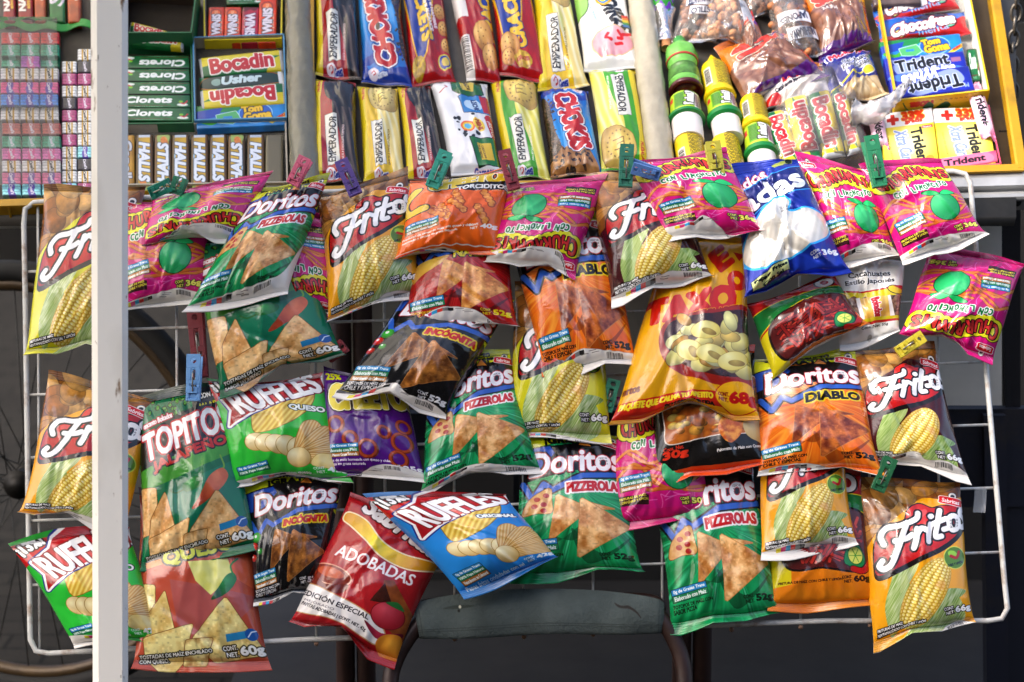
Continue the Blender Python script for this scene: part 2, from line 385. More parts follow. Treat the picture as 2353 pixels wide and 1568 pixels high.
def tortilla(a, p, c1='e0a860', c2='a05a20', seed=0, edge='c98a48'):
    p = np.array(p, float); c = p.mean(0); q = []
    for i in range(len(p)):
        A, B, C = p[i - 1], p[i], p[(i + 1) % len(p)]
        for t in (.12, .04): q.append(B + (A - B) * t + (c - B) * (.02 if t > .1 else .03))
        for t in (.04, .12): q.append(B + (C - B) * t + (c - B) * (.02 if t > .1 else .03))
    c1, c2 = hexc(c1), hexc(c2)
    def f(X, Y):
        n = fbm(X, Y, 7, seed, 4); g = (Y - p[:, 1].min()) / max(1, np.ptp(p[:, 1])); d = vnoise(X, Y, 2.2, seed + 9)
        col = lerp(c1, c2, np.clip((n - .5) * 2.2 + .35 + .35 * (g - .5), 0, 1)[..., None]); return col * (1 - .35 * np.clip((d - .72) * 2, 0, 1))[..., None] + .10 * np.clip((.3 - d) * 4, 0, 1)[..., None]
    a.poly(q, f, 1.0, (.5, edge))
def badge(a, cx, cy, w=22, ang=12):
    a.ell(cx + w * .12, cy - w * .28, w * .17, w * .17, 'f4f0ea', 0, 1, (.5, '2a2a30')); a.ell(cx + w * .12, cy - w * .25, w * .10, w * .09, '3a3a40')
    c, n = math.cos(R(ang)), math.sin(R(ang)); hw, hh = w / 2, w * .17
    a.blob([(cx + x * c - y * n, cy + x * n + y * c) for x, y in ((-hw, -hh), (0, -hh * 1.15), (hw, -hh), (hw * 1.05, 0), (hw, hh), (0, hh), (-hw, hh), (-hw * 1.05, 0))], 'd0202c', 1, (.6, 'f4e8e8'))
    a.text("Sabritas", cx, cy, w * .8, w * .2, 'ffffff', ang, bold=.12)
def facts(a, x, y, w=32, ang=-8, kind='Elaborado con Maíz', third=None):
    rows = [('0g de Grasas Trans', '2f8fc8'), (kind, '2d8a5c')] + ([(third, 'b87a30')] if third else [])
    c, n = math.cos(R(ang)), math.sin(R(ang)); h = 5.4
    for i, (t, col) in enumerate(rows):
        y0 = i * h + .2; q = [(0, y0), (w, y0), (w, y0 + h - .3), (0, y0 + h - .3)]
        q = [(x + px * c - py * n, y + px * n + py * c) for px, py in q]; a.poly(q, col, 1, (.5, '20303a'))
        px, py = w / 2, y0 + h / 2 - .1; a.text(t, x + px * c - py * n, y + px * n + py * c, w * .9, 3.4, 'f4f8fa', ang, bold=.15)
def para(a, lines, x, y, w, h, col, ang=0, ol=None, lh=1.25, bold=.2):
    c, n = math.cos(R(ang)), math.sin(R(ang))
    for i, t in enumerate(lines):
        ww = w * len(t) / max(len(q) for q in lines); px, py = ww / 2, i * h * lh
        a.text(t, x + px * c - py * n, y + px * n + py * c, ww, h, col, ang, ol=ol, bold=bold)
def netw(a, g, x, y, col='ffffff', ol=(.7, '181410'), s=1.0, ang=-4):
    o = [ol] if ol else None
    a.text("CONT.", x - 13 * s, y - 2.2 * s, 10 * s, 3 * s, col, ang, ol=o, bold=.15); a.text("NET.", x - 12 * s, y + 2.2 * s, 8 * s, 3 * s, col, ang, ol=o, bold=.15)
    a.text(g, x + 2 * s, y, 16 * s, 7.5 * s, col, ang, ol=o, bold=.45)
def lime(a, cx, cy, r):
    a.ell(cx, cy, r, r * 1.15, rad('4fd08a', '0e8a4c', cx - r * .3, cy - r * .4, r * 1.7), 12, 1, (.8, '0a4028'))
    a.blob([(cx, cy - r * 1.1), (cx - r * .5, cy - r * 1.5), (cx - r * 1.2, cy - r * 1.45), (cx - r * .7, cy - r * 1.1)], '19b060', 1, (.6, '0a4028'))
    a.blob([(cx, cy - r * 1.1), (cx + r * .5, cy - r * 1.45), (cx + r * 1.1, cy - r * 1.1), (cx + r * .6, cy - r * .95)], '2fc878', 1, (.6, '0a4028'))
def strip(a, pts, marks=True, col='ece8e2', seed=0):
    """the cream inner face of the film turned up at the foot of the bag, with the printer's colour patches"""
    rs = np.random.RandomState(seed); H = a.hu; p = np.array([(x, H - d * 1.75) for x, d in pts], float); q = spl(p, 8, False)
    a.poly(list(q) + [(101, H + 1), (-1, H + 1)], col, 1, (.4, 'b8b0a8'))
    if not marks: return
    f = lambda x: np.interp(x, q[:, 0], q[:, 1])
    x = rs.uniform(8, 20)
    for c in ('e8d838', 'd43a7a', '38a8d8', 'd84038', '8a8a88', '30302e'): a.poly([(x, f(x) + .8), (x + 5, f(x + 5) + .8), (x + 5, f(x + 5) + 4), (x, f(x) + 4)], c); x += 5
    x = rs.uniform(62, 76)
    for i in range(14):
        ww = rs.uniform(.3, .9); a.rect(x, f(x) + 1.5, x + ww, f(x) + 6, '383432'); x += ww + rs.uniform(.4, .8)
    for i in range(3): x = rs.uniform(42, 55); a.rect(x, f(x) + 1.5 + i * 1.3, x + 8, f(x) + 2 + i * 1.3, '78746e')
# ---------------------------------------------------------------- pouches, cartons and bars
CREAM = lambda: mat('d8d4cc', .35, bump=.15)
def pouch(name, label, cat, P, quad, dep, art, T=.03, group=None, seed=0, seals=(.045, .05), pinch=.008, pw=(.5, .48), wr=1.0, rough=.17, metal=0.0,
          nu=54, nv=72, wave=.006, back=None, coat=.3, bump=.22, m=None, gain=None, sag=.012, parts=True, crump=.46, notch=None):
    rs = np.random.RandomState(seed + 77); C = [np.array(P(u, v, d)) for (u, v), d in zip(quad, dep if hasattr(dep, '__len__') else [dep] * 4)]
    TL, TR, BR, BL = C; n = np.cross((BL + BR - TL - TR), (TR + BR - TL - BL)); n /= np.linalg.norm(n); dn = (BL + BR - TL - TR); dn /= np.linalg.norm(dn)
    TK = 1.22 if T > .023 else 1.0; s0, s1 = seals; K = rs.uniform(-1, 1, (6,)); F = rs.randint(3, 11, 6); PH = rs.uniform(0, 6.3, 12); lowf = rs.uniform(-2.4, 2.4, (5, 2)); cr = rs.uniform(0, 1, (12, 5))
    hf = rs.uniform(0, 1, (7, 5)); wf = rs.uniform(.6, 1.6); sg = rs.uniform(.3, 1.0, 2) * sag * rs.choice([-1, 1], 2)
    if notch is None: notch = (rs.uniform(.3, .7), rs.uniform(-.002, .016) if T > .023 else 0)
    def surf(U, V, side, seal=False):
        us = .5 + (U - .5) * (1 - 2 * pinch * np.sin(math.pi * np.clip(V, 0, 1)) ** .8)
        us = us + .012 * np.sin(V * 5 + PH[6]) * np.sin(math.pi * V) + (U - .5) * (.06 * np.exp(-(1 - V) / .06) + .03 * np.exp(-V / .05)) * (T > .019)
        B = (TL * ((1 - us) * (1 - V))[..., None] + TR * (us * (1 - V))[..., None] + BR * (us * V)[..., None] + BL * ((1 - us) * V)[..., None])
        vb = np.clip((V - s0) / (1 - s0 - s1), 0, 1); su = 4 * U * (1 - U); vq = vb ** (1.3 if T > .023 else 1.0); sv = 4 * vq * (1 - vq)
        h = T * TK * su ** pw[0] * sv ** pw[1]
        e = np.exp(-vb / .11) + np.exp(-(1 - vb) / .11)
        pl = sum(K[i] * np.sin(2 * math.pi * F[i] * (U + .06 * np.sin(V * 9 + PH[i])) + PH[i]) for i in range(6))
        ww = wr * min(1.0, T / .022)
        h = h + .0019 * ww * e * pl * su ** .5 * np.minimum(1, sv * 4)
        low = sum(np.sin(2 * math.pi * (lowf[i, 0] * U + lowf[i, 1] * V) + PH[6 + i]) for i in range(5))
        h = h + .0017 * ww * low * su ** .6 * sv ** .6
        for c in cr:
            x0, y0 = (c[0] * .5 if c[4] < .5 else 1 - c[0] * .5), (.03 if c[1] < .5 else .97); an = math.atan2(.5 - y0, .5 - x0) + (c[2] - .5) * 1.1
            d = (U - x0) * -math.sin(an) + (V - y0) * math.cos(an); t = (U - x0) * math.cos(an) + (V - y0) * math.sin(an); L = .22 + .3 * c[3]
            h = h + .0062 * ww * (.5 * np.exp(-(d / .026) ** 2) + .5 * np.exp(-np.abs(d) / .016)) * np.clip(t / .05, 0, 1) * np.exp(-np.clip(t, 0, 9) / L) * su ** .4 * sv ** .35 * (1 if c[2] > .35 else -1)
        for c in hf:      # buckles across the upper, emptier part
            yy = .08 + .42 * c[0] + .10 * np.sin(U * 3.1 * (c[1] + .5) + c[2] * 6); d = vb - yy; h = h + .0034 * ww * (c[3] - .35) * np.exp(-np.abs(d) / (.016 + .02 * c[1])) * np.exp(-((U - c[4]) / .28) ** 2) * su ** .5
        if side < 0: h = -.55 * T * TK * su ** pw[0] * sv ** pw[1]
        W = np.sin(2 * math.pi * wf * U + PH[11]) * (np.exp(-V / .07) * .7 + np.exp(-(1 - V) / .09))
        h = h + wave * W
        nk = notch[1] * np.clip(1 - np.abs(U - notch[0]) / .3, 0, 1) * np.exp(-(1 - V) / .07); h = h + nk * 1.1 + (.006 if T > .019 else 0) * np.exp(-(1 - V) / .04)
        if seal: h = h + .0012 * np.sin(V * 2 * math.pi / .0085)
        return B + n * h[..., None] + dn * ((sg[0] * np.exp(-V / .06) + sg[1] * np.exp(-(1 - V) / .06)) * np.sin(math.pi * U + PH[10] * .3) - nk)[..., None]
    def g(v0, v1, nV, side, seal=False):
        V, U = np.meshgrid(np.linspace(v0, v1, nV), np.linspace(0, 1, nu), indexing='ij'); X = surf(U, V, side, seal)
        return X, np.stack([U, 1 - V], -1)
    m = m or imgmat(art.image(), rough, metal, bump, 45, coat, gain, crump); bk = back or CREAM()
    mb = MB(); X, UV = g(s0, 1 - s1, nv, 1); mb.grid(X, 0, UV); Xb, _ = g(s0, 1 - s1, nv // 2, -1); mb.grid(Xb - n * .0004, 1, None, True)
    o = mb.build(name, [m, bk], origin=(TL + TR + BL + BR) / 4); tag(o, label, cat, group)
    if parts:
        for v0, v1, nm in ((0, s0, 'top_seal'), (1 - s1, 1, 'bottom_seal')):
            if v1 - v0 < .005: continue
            mb = MB(); X, UV = g(v0, v1, 12, 1, True); mb.grid(X, 0, UV); mb.grid(X - n * .0012, 1, None, True); mb.build(nm, [m, bk], o)
    return o
def carton(name, label, cat, P, quad, h0, th, art, group=None, rnd=.003, rough=.35, side=None, gain=None, bump=.06, metal=0.0, arch=0.0, parent=None):
    """a box or bar lying on a plane: printed top, rounded edges"""
    h0 = list(h0) if hasattr(h0, '__len__') else [h0] * 4
    T = [np.array(P(u, v, d + th)) for (u, v), d in zip(quad, h0)]; n = np.cross(T[3] + T[2] - T[0] - T[1], T[1] + T[2] - T[0] - T[3]); n /= np.linalg.norm(n)
    N = 13; us = np.linspace(0, 1, N); L = np.linalg.norm(T[1] - T[0]); Hh = np.linalg.norm(T[3] - T[0]); ru, rv = rnd / L, rnd / Hh
    def prof(x, r): return np.concatenate([[0, r * .1, r * .35], np.linspace(r, 1 - r, x), [1 - r * .35, 1 - r * .1, 1]])
    pu, pv = prof(9, ru), prof(9, rv); d = lambda x, r: np.clip(1 - np.minimum(x, 1 - x) / r, 0, 1)
    V, U = np.meshgrid(pv, pu, indexing='ij'); X = (T[0] * ((1 - U) * (1 - V))[..., None] + T[1] * (U * (1 - V))[..., None] + T[2] * (U * V)[..., None] + T[3] * ((1 - U) * V)[..., None])
    q = np.clip(np.hypot(d(U, ru), d(V, rv)), 0, 1); X = X - n * (rnd * (1 - np.sqrt(np.clip(1 - q * q, 0, 1))))[..., None] + n * (arch * np.sin(math.pi * U) * np.sin(math.pi * V))[..., None]
    mb = MB(); mb.grid(X, 0, np.stack([U, 1 - V], -1)); nV, nU = U.shape
    ring = [(0, i) for i in range(nU)] + [(j, nU - 1) for j in range(1, nV)] + [(nV - 1, i) for i in range(nU - 2, -1, -1)] + [(j, 0) for j in range(nV - 2, 0, -1)]
    a = [X[r] for r in ring]; uv = [(float(U[r]), 1 - float(V[r])) for r in ring]; k = len(a); b = [p - n * (th - rnd) for p in a]
    mb.add(a + b, [(i, (i + 1) % k, k + (i + 1) % k, k + i) for i in range(k)], 1 if side else 0, uv + uv); mb.add(b, [tuple(range(k))], 1 if side else 0, uv)
    m = art if isinstance(art, bpy.types.Material) else imgmat(art.image(), rough, metal, bump, 45, .15, gain)
    o = mb.build(name, [m] + ([side] if side else []), parent, origin=None if parent is not None else sum(T) / 4 - n * th, smooth='auto')
    if parent is None: tag(o, label, cat, group)
    return o
# ---------------------------------------------------------------- the setting and the cart
def plate(P, pts, th, d=0.0):
    """a flat panel with thickness whose face lies on plane P at offset d"""
    f = [np.array(P(u, v, d)) for u, v in pts]; n = np.cross(f[-1] - f[0], f[1] - f[0]); n /= np.linalg.norm(n); b = [p - n * th for p in f]; k = len(f)
    mb = MB(); mb.add(f + b, [tuple(range(k)), tuple(range(k, 2 * k))[::-1]] + [(i, k + i, k + (i + 1) % k, (i + 1) % k) for i in range(k)]); return mb
g = MB(); g.add([(-40, -40, 0), (40, -40, 0), (40, 40, 0), (-40, 40, 0)], [(0, 1, 2, 3)])
gm = mat('4a4a4c', .95, noise=.35, nscale=3, bump=.5, bscale=40, spec=.05); gro = struct(g.build('pavement', gm))
# paving joints
t = gm.node_tree; pr = t.nodes["Principled BSDF"]; tc = t.nodes.new("ShaderNodeTexCoord"); br = t.nodes.new("ShaderNodeTexBrick"); br.inputs["Scale"].default_value = 2.6
br.inputs["Color1"].default_value = (.024, .022, .019, 1); br.inputs["Color2"].default_value = (.019, .0175, .0155, 1); br.inputs["Mortar"].default_value = (.010, .010, .009, 1); br.inputs["Mortar Size"].default_value = .012
t.links.new(tc.outputs["Object"], br.inputs["Vector"]); t.links.new(br.outputs[0], pr.inputs["Base Color"])
wl = MB(); wl.box((0, 11, 2), 40, .2, 4); tag(wl.build('house_wall', mat('3a3634', .9, noise=.3, nscale=2, bump=.4)), "dark rendered wall behind the cart", "wall")
fw = MB(); fw.box((0, -13, 3.9), 44, .3, 7.8)  # unseen facade added behind the camera to darken reflections in the bags
for i in range(9):
    for j in range(2): fw.box((-16 + i * 4, -12.84, 1.5 + j * 3), 1.3, .06, 1.8)
tag(fw.build('added_house_front', mat('8a7a68', .85, noise=.2, nscale=1.5), smooth=False), "tan house front added behind the camera, out of view, to darken reflections", "house")
# sloping display deck, steel edge rail, sheet metal front, legs : one cart
cart = empty('vending_cart', (0, .45, 0)); tag(cart, "street vending cart of stainless sheet and dark blue steel under the sweets", "cart")
steel = mat('b4b4b2', .3, .45, noise=.2, nscale=14, bump=.1, bscale=20); navy = mat('0c1122', .55, noise=.4, nscale=9, dirt='2a2420'); rust = mat('3a231c', .65, noise=.4, nscale=14, bump=.2)
mb = plate(tray, [(-60, 520), (2330, 520), (2330, -120), (-60, -120)], .02, -.014); mb.build('deck', mat('4a4640', .6, noise=.3), cart)
a, b = np.array(rack(-60, 516, -.05)), np.array(rack(2440, 448, -.05))
mb = MB(); mb.tube([a, b], .008, 10); mb.tube([a + (0, .004, .018), b + (0, .004, .018)], .012, 4); mb.tube([a + (0, .02, .03), b + (0, .02, .03)], .014, 4); mb.build('edge_rail', steel, cart, smooth=False)
PV = vert(.20)
mb = plate(PV, [(712, 452), (2302, 452), (2302, 932), (712, 932)], .012); mb.build('front_panel', mat('d4d0c4', .45, .2, noise=.14, nscale=5, bump=.08, bscale=12), cart, smooth=False)
mb = plate(PV, [(2296, 300), (2345, 300), (2345, 1000), (2312, 1000)], .02, -.03); mb.build('side_panel', mat('2c2c30', .4, .6, noise=.3, nscale=6), cart, smooth=False)
mb = plate(PV, [(1180, 945), (2420, 940), (2420, 1165), (1180, 1170)], .03, -.015); mb.build('cross_beam', navy, cart, smooth=False)
mb = plate(PV, [(560, 960), (1180, 945), (1180, 1020), (560, 1060)], .03, -.018); mb.build('cross_beam', navy, cart, smooth=False)
mb = plate(PV, [(2262, 955), (2312, 955), (2318, 1640), (2268, 1640)], .03, .005); mb.build('corner_post', navy, cart, smooth=False)
mb = plate(PV, [(2312, 1040), (2420, 1040), (2420, 1640), (2318, 1640)], .03, -.02); mb.build('corner_post', mat('0a0f1e', .6), cart, smooth=False)
for x0 in (788, 836, 1572, 1620):
    p = np.array(PV(x0, 1000, .04)); mb = MB(); mb.tube([(p[0], p[1], 1.0), (p[0], p[1] - .005, .5), (p[0], p[1] - .01, 0)], .0155, 14); mb.build('leg', rust, cart)
mb = plate(PV, [(2303, 446), (2372, 440), (2372, 468), (2362, 482), (2318, 484), (2305, 472)], .004, .03); q = np.array(PV(2336, 464, .034)); mb.build('hinge_bracket', mat('9a9a9a', .4, .8, noise=.2), cart, smooth=False)
mb = MB(); mb.tube([q, q + (0, -.004, 0)], .007, 16); mb.build('hole_dark_disc', mat('0c0c0c', .8), cart)  # near-black disc paints in the dark of the hole
mb = MB(); mb.box((0, 1.15, 1.04), 2.4, .02, .5); mb.box((.42, 1.15, .43), 1.56, .018, .72); mb.build('added_back_panel', mat('1a1816', .8, noise=.3, nscale=6), cart, smooth=False)  # dark sheets added as occluders to keep the background dark
mb = MB(); mb.box((.35, .75, .14), 1.7, .8, .02); mb.build('added_shelf', mat('1e1c1a', .75, noise=.4, nscale=10), cart, smooth=False)  # dark slab added low down to cover the too bright ground
# dark grey sheet beyond the trays, and the chain in front of it
mb = plate(vert(.55), [(2235, -140), (2318, -140), (2330, 420), (2235, 420)], .015); mb.build('upright_panel', mat('4a4a4c', .5, .4, noise=.3, nscale=5), cart, smooth=False)
ch = MB(); PC = vert(.38)
for i in range(12):
    c = np.array(PC(2336 - i * 1.2 + 2 * math.sin(i), -30 + i * 30)); s = .0145; side = i % 2; th = np.linspace(0, 2 * math.pi, 16, endpoint=False)
    ch.tube([c + np.array(((math.cos(k) * .008) * (1 if not side else .35), (math.cos(k) * .008) * (0 if not side else .94), math.sin(k) * s)) for k in th], .0028, 6, closed=True)
tag(ch.build('chain', mat('6a645c', .45, .8, noise=.3, nscale=30)), "rusty steel chain hanging beside the yellow tray", "chain")
# white post of the parasol in front
POSTM = mat('fffaee', .45, bump=.10, bscale=70, key='post'); t = POSTM.node_tree; p_ = t.nodes["Principled BSDF"]; tc = t.nodes.new("ShaderNodeTexCoord"); mp = t.nodes.new("ShaderNodeMapping"); mp.inputs["Scale"].default_value = (1, 1, .35)
t.links.new(tc.outputs["Object"], mp.inputs[0]); prev_ = None
for sc_, lo_, hi_, cc_ in ((38, .66, .70, '8a6a48'), (120, .70, .74, '9a8c78'), (9, .55, .8, 'd8d2c2')):
    n_ = t.nodes.new("ShaderNodeTexNoise"); n_.inputs["Scale"].default_value = sc_; n_.inputs["Detail"].default_value = 5; t.links.new(mp.outputs[0], n_.inputs["Vector"])
    r_ = t.nodes.new("ShaderNodeMapRange"); r_.inputs[1].default_value = lo_; r_.inputs[2].default_value = hi_; t.links.new(n_.outputs["Fac"], r_.inputs[0])
    m_ = t.nodes.new("ShaderNodeMix"); m_.data_type = 'RGBA'; t.links.new(r_.outputs[0], m_.inputs[0]); m_.inputs[7].default_value = lin(cc_)
    if prev_ is None: m_.inputs[6].default_value = lin('fffaee')
    else: t.links.new(prev_, m_.inputs[6])
    prev_ = m_.outputs[2]
t.links.new(prev_, p_.inputs["Base Color"])
A, B = np.array(vert(-.33)(251, -200)), np.array(vert(-.33)(254, 1700)); A2 = B + (A - B) * 2.2; B2 = B + (B - A) * (B[2] / (A[2] - B[2]))
mb = MB(); ax = (A2 - B2) / np.linalg.norm(A2 - B2); sx = np.cross(ax, (A + B) / 2 - CAM); sx /= -np.linalg.norm(sx); sy = np.cross(sx, ax); hw = .0243; vs = []
for p in (B2, A2):
    for k in range(16):
        an = k * math.pi / 8 + math.pi / 16; c, s_ = math.cos(an), math.sin(an); r = hw / max(abs(c), abs(s_)); r = min(r, hw * 1.32); vs.append(p + sx * c * r + sy * s_ * r)
mb.add(vs, [(k, (k + 1) % 16, 16 + (k + 1) % 16, 16 + k) for k in range(16)])
POLE_MB = mb
# unseen cloth awning added overhead, shaped to shade the rack and most sweets
XR = -.74; cz = 2.36; mb = MB(); X = np.array([[(XR - 2.2 * (1 - i / 20), -1.7 + 3.1 * j / 16, cz - .10 * math.sin(math.pi * i / 20) * math.sin(math.pi * j / 16) + .015 * math.sin(i * 1.3 + j)) for i in range(21)] for j in range(17)])
mb.grid(X); cm = mat('e0dac8', .8, key='awning'); t = cm.node_tree; tl = t.nodes.new("ShaderNodeBsdfTranslucent"); tl.inputs[0].default_value = lin('fbf4e2'); mx = t.nodes.new("ShaderNodeMixShader"); mx.inputs[0].default_value = .85
t.links.new(t.nodes["Principled BSDF"].outputs[0], mx.inputs[1]); t.links.new(tl.outputs[0], mx.inputs[2]); t.links.new(mx.outputs[0], t.nodes["Material Output"].inputs[0])
awn = empty('awning', np.array(B2)); tag(awn, "white painted square post in front of the rack, with an unseen awning added overhead", "awning"); mb.build('added_awning_cloth', cm, awn); POLE_MB.build('post', POSTM, awn, smooth='auto')
# bicycle wheel behind the rack
wc = np.array(vert(.62)(50, 1105)); Rw = np.linalg.norm(np.array(vert(.62)(50, 646)) - wc); wheel = empty('bicycle_wheel', wc); tag(wheel, "bicycle wheel with a dull gold rim and black tyre in the shade under the cart", "wheel")
th = np.linspace(0, 2 * math.pi, 72, endpoint=False); tilt = lambda x, z, y=0: wc + np.array((x * .97, y - x * .24, z))
mb = MB(); mb.tube([tilt(math.cos(k) * Rw * 1.05, math.sin(k) * Rw * 1.05) for k in th], .02, 10, closed=True); mb.build('tyre', mat('0e0e0e', .8), wheel)
mb = MB(); mb.tube([tilt(math.cos(k) * Rw * .985, math.sin(k) * Rw * .985) for k in th], .0125, 8, closed=True); mb.build('rim', mat('43331e', .45, .3, noise=.3), wheel)
mb = MB()
for k in range(32):
    a0 = k * 2 * math.pi / 32; a1 = a0 + (.9 if k % 2 else -.9); mb.tube([tilt(math.cos(a1) * .022, math.sin(a1) * .022, (-.03 if k % 4 < 2 else .03)), tilt(math.cos(a0) * Rw * .97, math.sin(a0) * Rw * .97)], .0011, 5)
mb.build('spokes', mat('2c2c2a', .4, .6), wheel); mb = MB(); mb.tube([tilt(0, 0, -.045), tilt(0, 0, .045)], .019, 16); mb.tube([tilt(0, 0, -.032), tilt(0, 0, -.028)], .027, 16); mb.tube([tilt(0, 0, .028), tilt(0, 0, .032)], .027, 16); mb.build('hub', mat('161412', .5, .4), wheel)
# folding chair with a canvas back
chair = empty('folding_chair', np.array((0.03, -.03, 0))); tag(chair, "folding chair with a torn grey green canvas back and brown tube frame below the rack", "chair")
def cpt(u, v, d=.03): return np.array(rack(u, v, d))
NVv, NUu = 15, 60; X = np.zeros((NVv * 2, NUu, 3)); UVc = np.zeros((NVv * 2, NUu, 2))
for i in range(NUu):
    f = i / (NUu - 1); u = 950 + f * 577; top = 1392 - 36 * math.sin(math.pi * min(1, max(0, f * 1.0))) ** .55 - 6 * f; bot = 1468 - 14 * f + 3 * math.sin(f * 9)
    for j in range(NVv * 2):
        if j < NVv: t = j / (NVv - 1); dd = .012 + .020 * math.sin(math.pi * (t * .8 + .1)) ** .6 + .002 * math.sin(f * 21 + t * 3) - .006 * (f < .015 or f > .985)
        else: t = 1 - (j - NVv) / (NVv - 1); dd = -.012
        X[j, i] = cpt(u + (1 - f) * 14 * t - f * 4 * t, top + (bot - top) * t, dd); UVc[j, i] = (f, 1 - t)
ca = Art(14, '485250', 8); ca.fill(lambda X, Y: np.clip(lerp(hexc('3e4846'), hexc('5e6866'), fbm(X, Y, 9, 4)[..., None]) + .03 * np.sin(X * 22)[..., None] * np.sin(Y * 22)[..., None], 0, 1))
ca.rect(0, 10.6, 100, 10.75, '2c3230'); ca.rect(0, 11.3, 100, 11.42, '2c3230'); ca.rect(1.6, 0, 1.75, 14, '2c3230'); ca.rect(98, 0, 98.15, 14, '2c3230')
ca.blob([(80, 3.6), (83, 4.4), (86, 4.2), (89.5, 6.2), (91, 8.4), (89, 6.6), (86, 5.2), (82, 5)], '2a241e'); ca.blob([(11, 4), (16, 3.4), (24, 4), (18, 4.6)], '38423e'); ca.ell(18, 4, .6, .5, 'd8d4c0'); ca.ell(17.4, 5.2, .5, .4, '181814')
mb = MB(); mb.grid(X, 0, UVc); cm = imgmat(ca.image(), .9, 0, .5, 160); mb.build('canvas_back', cm, chair)
fr = mat('2e1d18', .4, .3, noise=.4, nscale=20, bump=.15)
for pts in ([(990, 1400), (966, 1428), (935, 1470), (908, 1520), (896, 1580), (893, 1750)], [(1490, 1392), (1518, 1420), (1545, 1462), (1566, 1515), (1574, 1580), (1574, 1750)]):
    mb = MB(); mb.tube([cpt(u, v, .012) for u, v in spl(pts, 8, False)], .0125, 14); mb.build('leg', fr, chair)
mb = MB(); mb.tube([cpt(u, v, .008) for u, v in spl([(966, 1412), (1000, 1392), (1240, 1384), (1480, 1382), (1512, 1405)], 8, False)], .0125, 12); mb.build('back_rail', fr, chair)
# wire rack
rk = empty('wire_rack', np.array(rack(1180, 950, 0))); tag(rk, "white enamelled wire rack hung from the cart edge and holding the snack bags", "rack"); wm = mat('c8c8c4', .42, noise=.06, nscale=30, dirt='8a6a50', bump=.1)
def lx(v): return 55 + (v - 465) / 1035 * 15
def rx(v): return 2228 + (v - 400) / 1028 * 88
mb = MB(); pts = [(112, 463), (78, 466), (58, 480), (55, 515)] + [(lx(v), v) for v in (700, 950, 1200, 1440)] + [(70, 1470), (82, 1496), (112, 1502), (700, 1470), (1300, 1449), (1900, 1427), (2270, 1427), (2302, 1422), (2315, 1398)] + [(rx(v), v) for v in (1340, 1100, 850, 600, 470)] + [(2230, 420), (2218, 400), (2190, 394), (1700, 408), (1000, 434), (400, 452)]
mb.tube([rack(u, v, 0) for u, v in pts], .0042, 8, closed=True); mb.build('frame', wm, rk)
mb = MB()
for v in (625, 765, 908, 1052, 1197, 1345): mb.tube([rack(lx(v), v, -.002), rack(rx(v - 72), v - 76, -.002)], .0022, 6)
for k in range(14):
    u = 87 + k * 159; mb.tube([rack(u, 462 - k * 4.8, -.006), rack(u + 4, 1500 - (u - 100) * .034, -.006)], .0022, 6)
mb.build('wires', wm, rk)
mb = MB()
for v in (625, 765, 908, 1052, 1197, 1345): mb.ico(rack(lx(v), v, -.002), (.0048, .004, .0042), 1); mb.ico(rack(rx(v - 72), v - 76, -.002), (.0048, .004, .0042), 1)
for k in range(14): u = 87 + k * 159; mb.ico(rack(u + 4, 1500 - (u - 100) * .034, -.004), (.0042, .004, .005), 1)
mb.build('weld_spots', mat('8a6a54', .6, noise=.4, nscale=60), rk)
